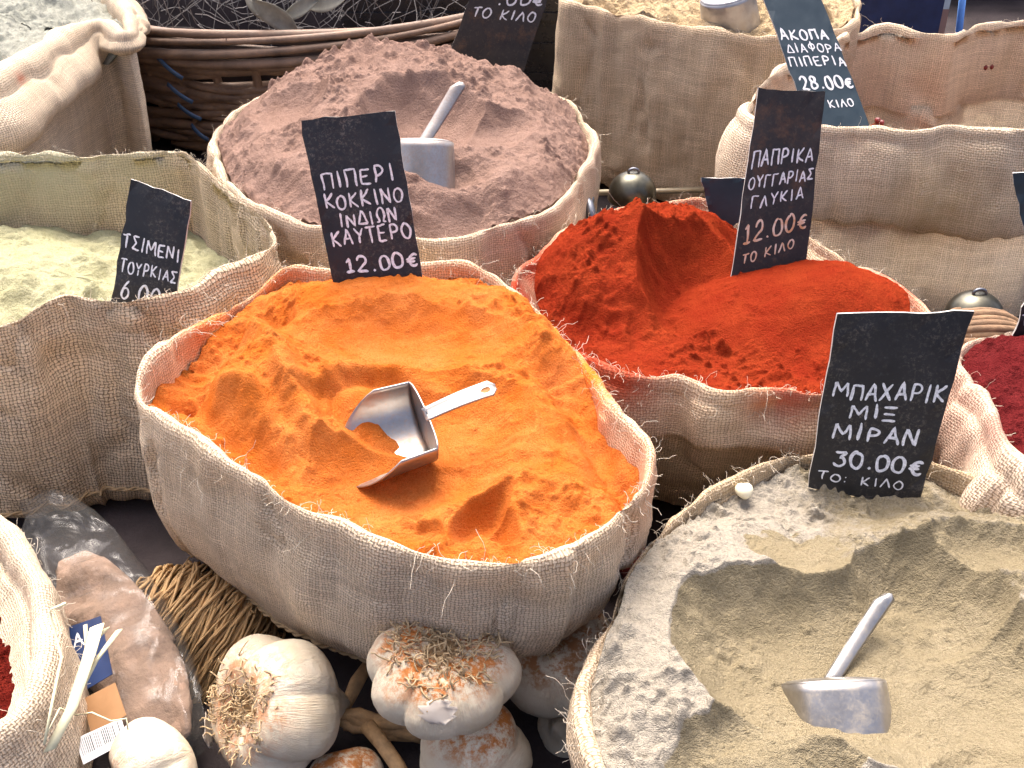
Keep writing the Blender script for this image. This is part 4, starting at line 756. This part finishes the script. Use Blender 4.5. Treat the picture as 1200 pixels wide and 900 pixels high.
tag(mb.build('rope_ball', M['rope']), 'small ball of wound brown rope beneath the right hand bell', 'rope')
mb = MB(); V = []; c0 = on_heap(s_be, 872, 574, .004)
for j, f in enumerate(np.linspace(.03, 3.11, 12)): V += [c0 + .0068 * (1 + .08 * math.sin(a * 3)) * np.array([math.sin(f) * math.cos(a), math.sin(f) * math.sin(a), .85 * math.cos(f)]) for a in np.linspace(0, 6.283, 18, endpoint=False)]
mb.add(V, grid(18, 12)); M['bead'] = plain('white_corn', (.78, .72, .52), .35, var=.12, nscale=150); tag(mb.build('white_peppercorn', M['bead']), 'single round cream peppercorn at the back edge of the beige powder', 'peppercorn')

M['pepper'] = plain('dried_pepper', (.16, .022, .014), .35, var=.4, nscale=60, bump=.002, bscale=90); po = thing('dried_pepper', U(735, 640, .93), 'dark red dried pepper in the gap between the orange and beige sacks', 'pepper')
mb = MB(); pp = [U(712, 600, .95), U(722, 620, .94), U(733, 642, .93), U(740, 664, .925), U(738, 684, .925)]; mb.tube(pp, [.006, .015, .018, .013, .003], 12); mb.build('pod', M['pepper'], po); mb = MB(); mb.tube([pp[0], U(706, 588, .95), U(708, 578, .95)], .0025, 7); mb.build('stem', M['stalk'], po)
def f_tr(h): h.h[:] = -.150; h.gauss(1030, 112, .120, .032); h.rough(.008, .010, .004, .008)
M['mixed'] = powder_mat('crushed_pepper', (.26, .05, .03), (.34, .16, .09), (.10, .02, .015), 200, .004); heap(s_tr, 'pepper_heap', 'crushed dark red pepper deep in the cuffed back sack', M['mixed'], f_tr, .60, 950, 'spice flakes', 90, 300, edge=.85, lowest=.42)
M['berry'] = plain('red_berry', (.20, .015, .012), .35, var=.4, nscale=200)
for (bx, by, bz, lb) in [(1031, 137, .583, 'red peppercorn nearest the edge of the ΑΚΟΠΑ card'), (1046, 139, .582, 'dark red peppercorn just right of the first one by the card'), (1166, 113, .574, 'dark peppercorn stuck on the inner cloth of the back sack, upper one'), (1155, 129, .575, 'dark peppercorn stuck on the inner cloth of the back sack, lower one')]:
    pc = on_heap(s_tr, bx, by - 3, .002) if by > 135 else s_tr.S[4][np.argmin([np.linalg.norm(np.array([(p[0]) / ((p[1]) * CP - (p[2] - 1) * SP) * F + 600 - bx, 450 - ((p[1]) * SP + (p[2] - 1) * CP) / ((p[1]) * CP - (p[2] - 1) * SP) * F - by])) for p in s_tr.S[4]])]
    mb = MB(); V = []
    for f in np.linspace(.03, 3.11, 9): V += [pc + .0034 * np.array([math.sin(f) * math.cos(a), math.sin(f) * math.sin(a), math.cos(f)]) * (1 + .1 * math.sin(3 * a)) for a in np.linspace(0, 6.283, 14, endpoint=False)]
    mb.add(V, grid(14, 9)); tag(mb.build('red_peppercorn', M['berry']), lb, 'peppercorn', 'peppercorns in the cuffed sack')

# ------------------------------------------------------------------ things behind the back row
M['navy'] = plain('navy_panel', (.012, .022, .075), .45, var=.3); mb = MB(); a, b = Y(990, -30, 2.0), Y(1092, 62, 2.0)
mb.box((a + b) / 2 - np.array([0, 0, .02]), np.eye(3), (abs(b[0] - a[0]) / 2, .01, .17)); tag(mb.build('display_panel', M['navy'], smooth=False), 'plain navy panel behind the two back sacks', 'panel')
mb = MB(); mb.box((.02, 2.02, .335), np.eye(3), (.30, .16, .008))
for (cx_, cy_, hx_, hy_) in ((.02, 1.866, .30, .006), (.02, 2.174, .30, .006), (-.274, 2.02, .006, .148), (.314, 2.02, .006, .148)): mb.box((cx_, cy_, .47), np.eye(3), (hx_, hy_, .127))
for k in range(5): mb.box((.02, 1.857, .37 + .05 * k), np.eye(3), (.30, .003, .006))
tag(mb.build('dark_gap_crate', M['gap_black'], smooth=False), 'black crate added to darken the gap left of the tall back sack', 'crate')  # added so the gap stays dark instead of showing the lit table
M['blue_pipe'] = plain('blue_paint', (.10, .25, .60), .4)
for (x0, y0, x1, y1, lb) in [(1106, -20, 1090, 90, 'left slanted blue pole behind the right back sack'), (1130, -20, 1118, 90, 'right slanted blue pole behind the right back sack')]:
    mb = MB(); mb.tube([Y(x0, y0, 2.3), Y(x1, y1, 2.3) ], .007, 10); tag(mb.build('metal_pole', M['blue_pipe']), lb, 'pole', 'blue poles behind the stall')

M['carton'] = plain('pale_carton', (.42, .47, .48), .7, var=.25, nscale=30); M['carton_base'] = plain('carton_base', (.30, .17, .13), .8); a, b = Y(1076, -20, 2.25), Y(1108, 62, 2.25)
co_ = thing('carton', ((a[0] + b[0]) / 2, 2.3, .33), 'pale grey carton with a reddish lower band behind the navy panel', 'carton'); mb = MB(); mb.box(((a[0] + b[0]) / 2, 2.3, .52), np.eye(3), (.034, .04, .09)); mb.build('body', M['carton'], co_, smooth=False); mb = MB(); mb.box(((a[0] + b[0]) / 2, 2.3, .38), np.eye(3), (.0345, .0405, .05)); mb.build('lower_band', M['carton_base'], co_, smooth=False)
M['dark_maroon'] = plain('dark_backdrop', (.030, .012, .018), .7, var=.4, nscale=12); mb = MB(); a, b = Y(1040, -60, 2.75), Y(1320, 90, 2.75); mb.box(((a[0] + b[0]) / 2, 2.75, .50), np.eye(3), ((b[0] - a[0]) / 2, .012, .17)); tag(mb.build('display_panel', M['dark_maroon'], smooth=False), 'added very dark maroon backdrop behind the blue poles at the top right', 'panel')  # backdrop added to darken the lit table behind the poles
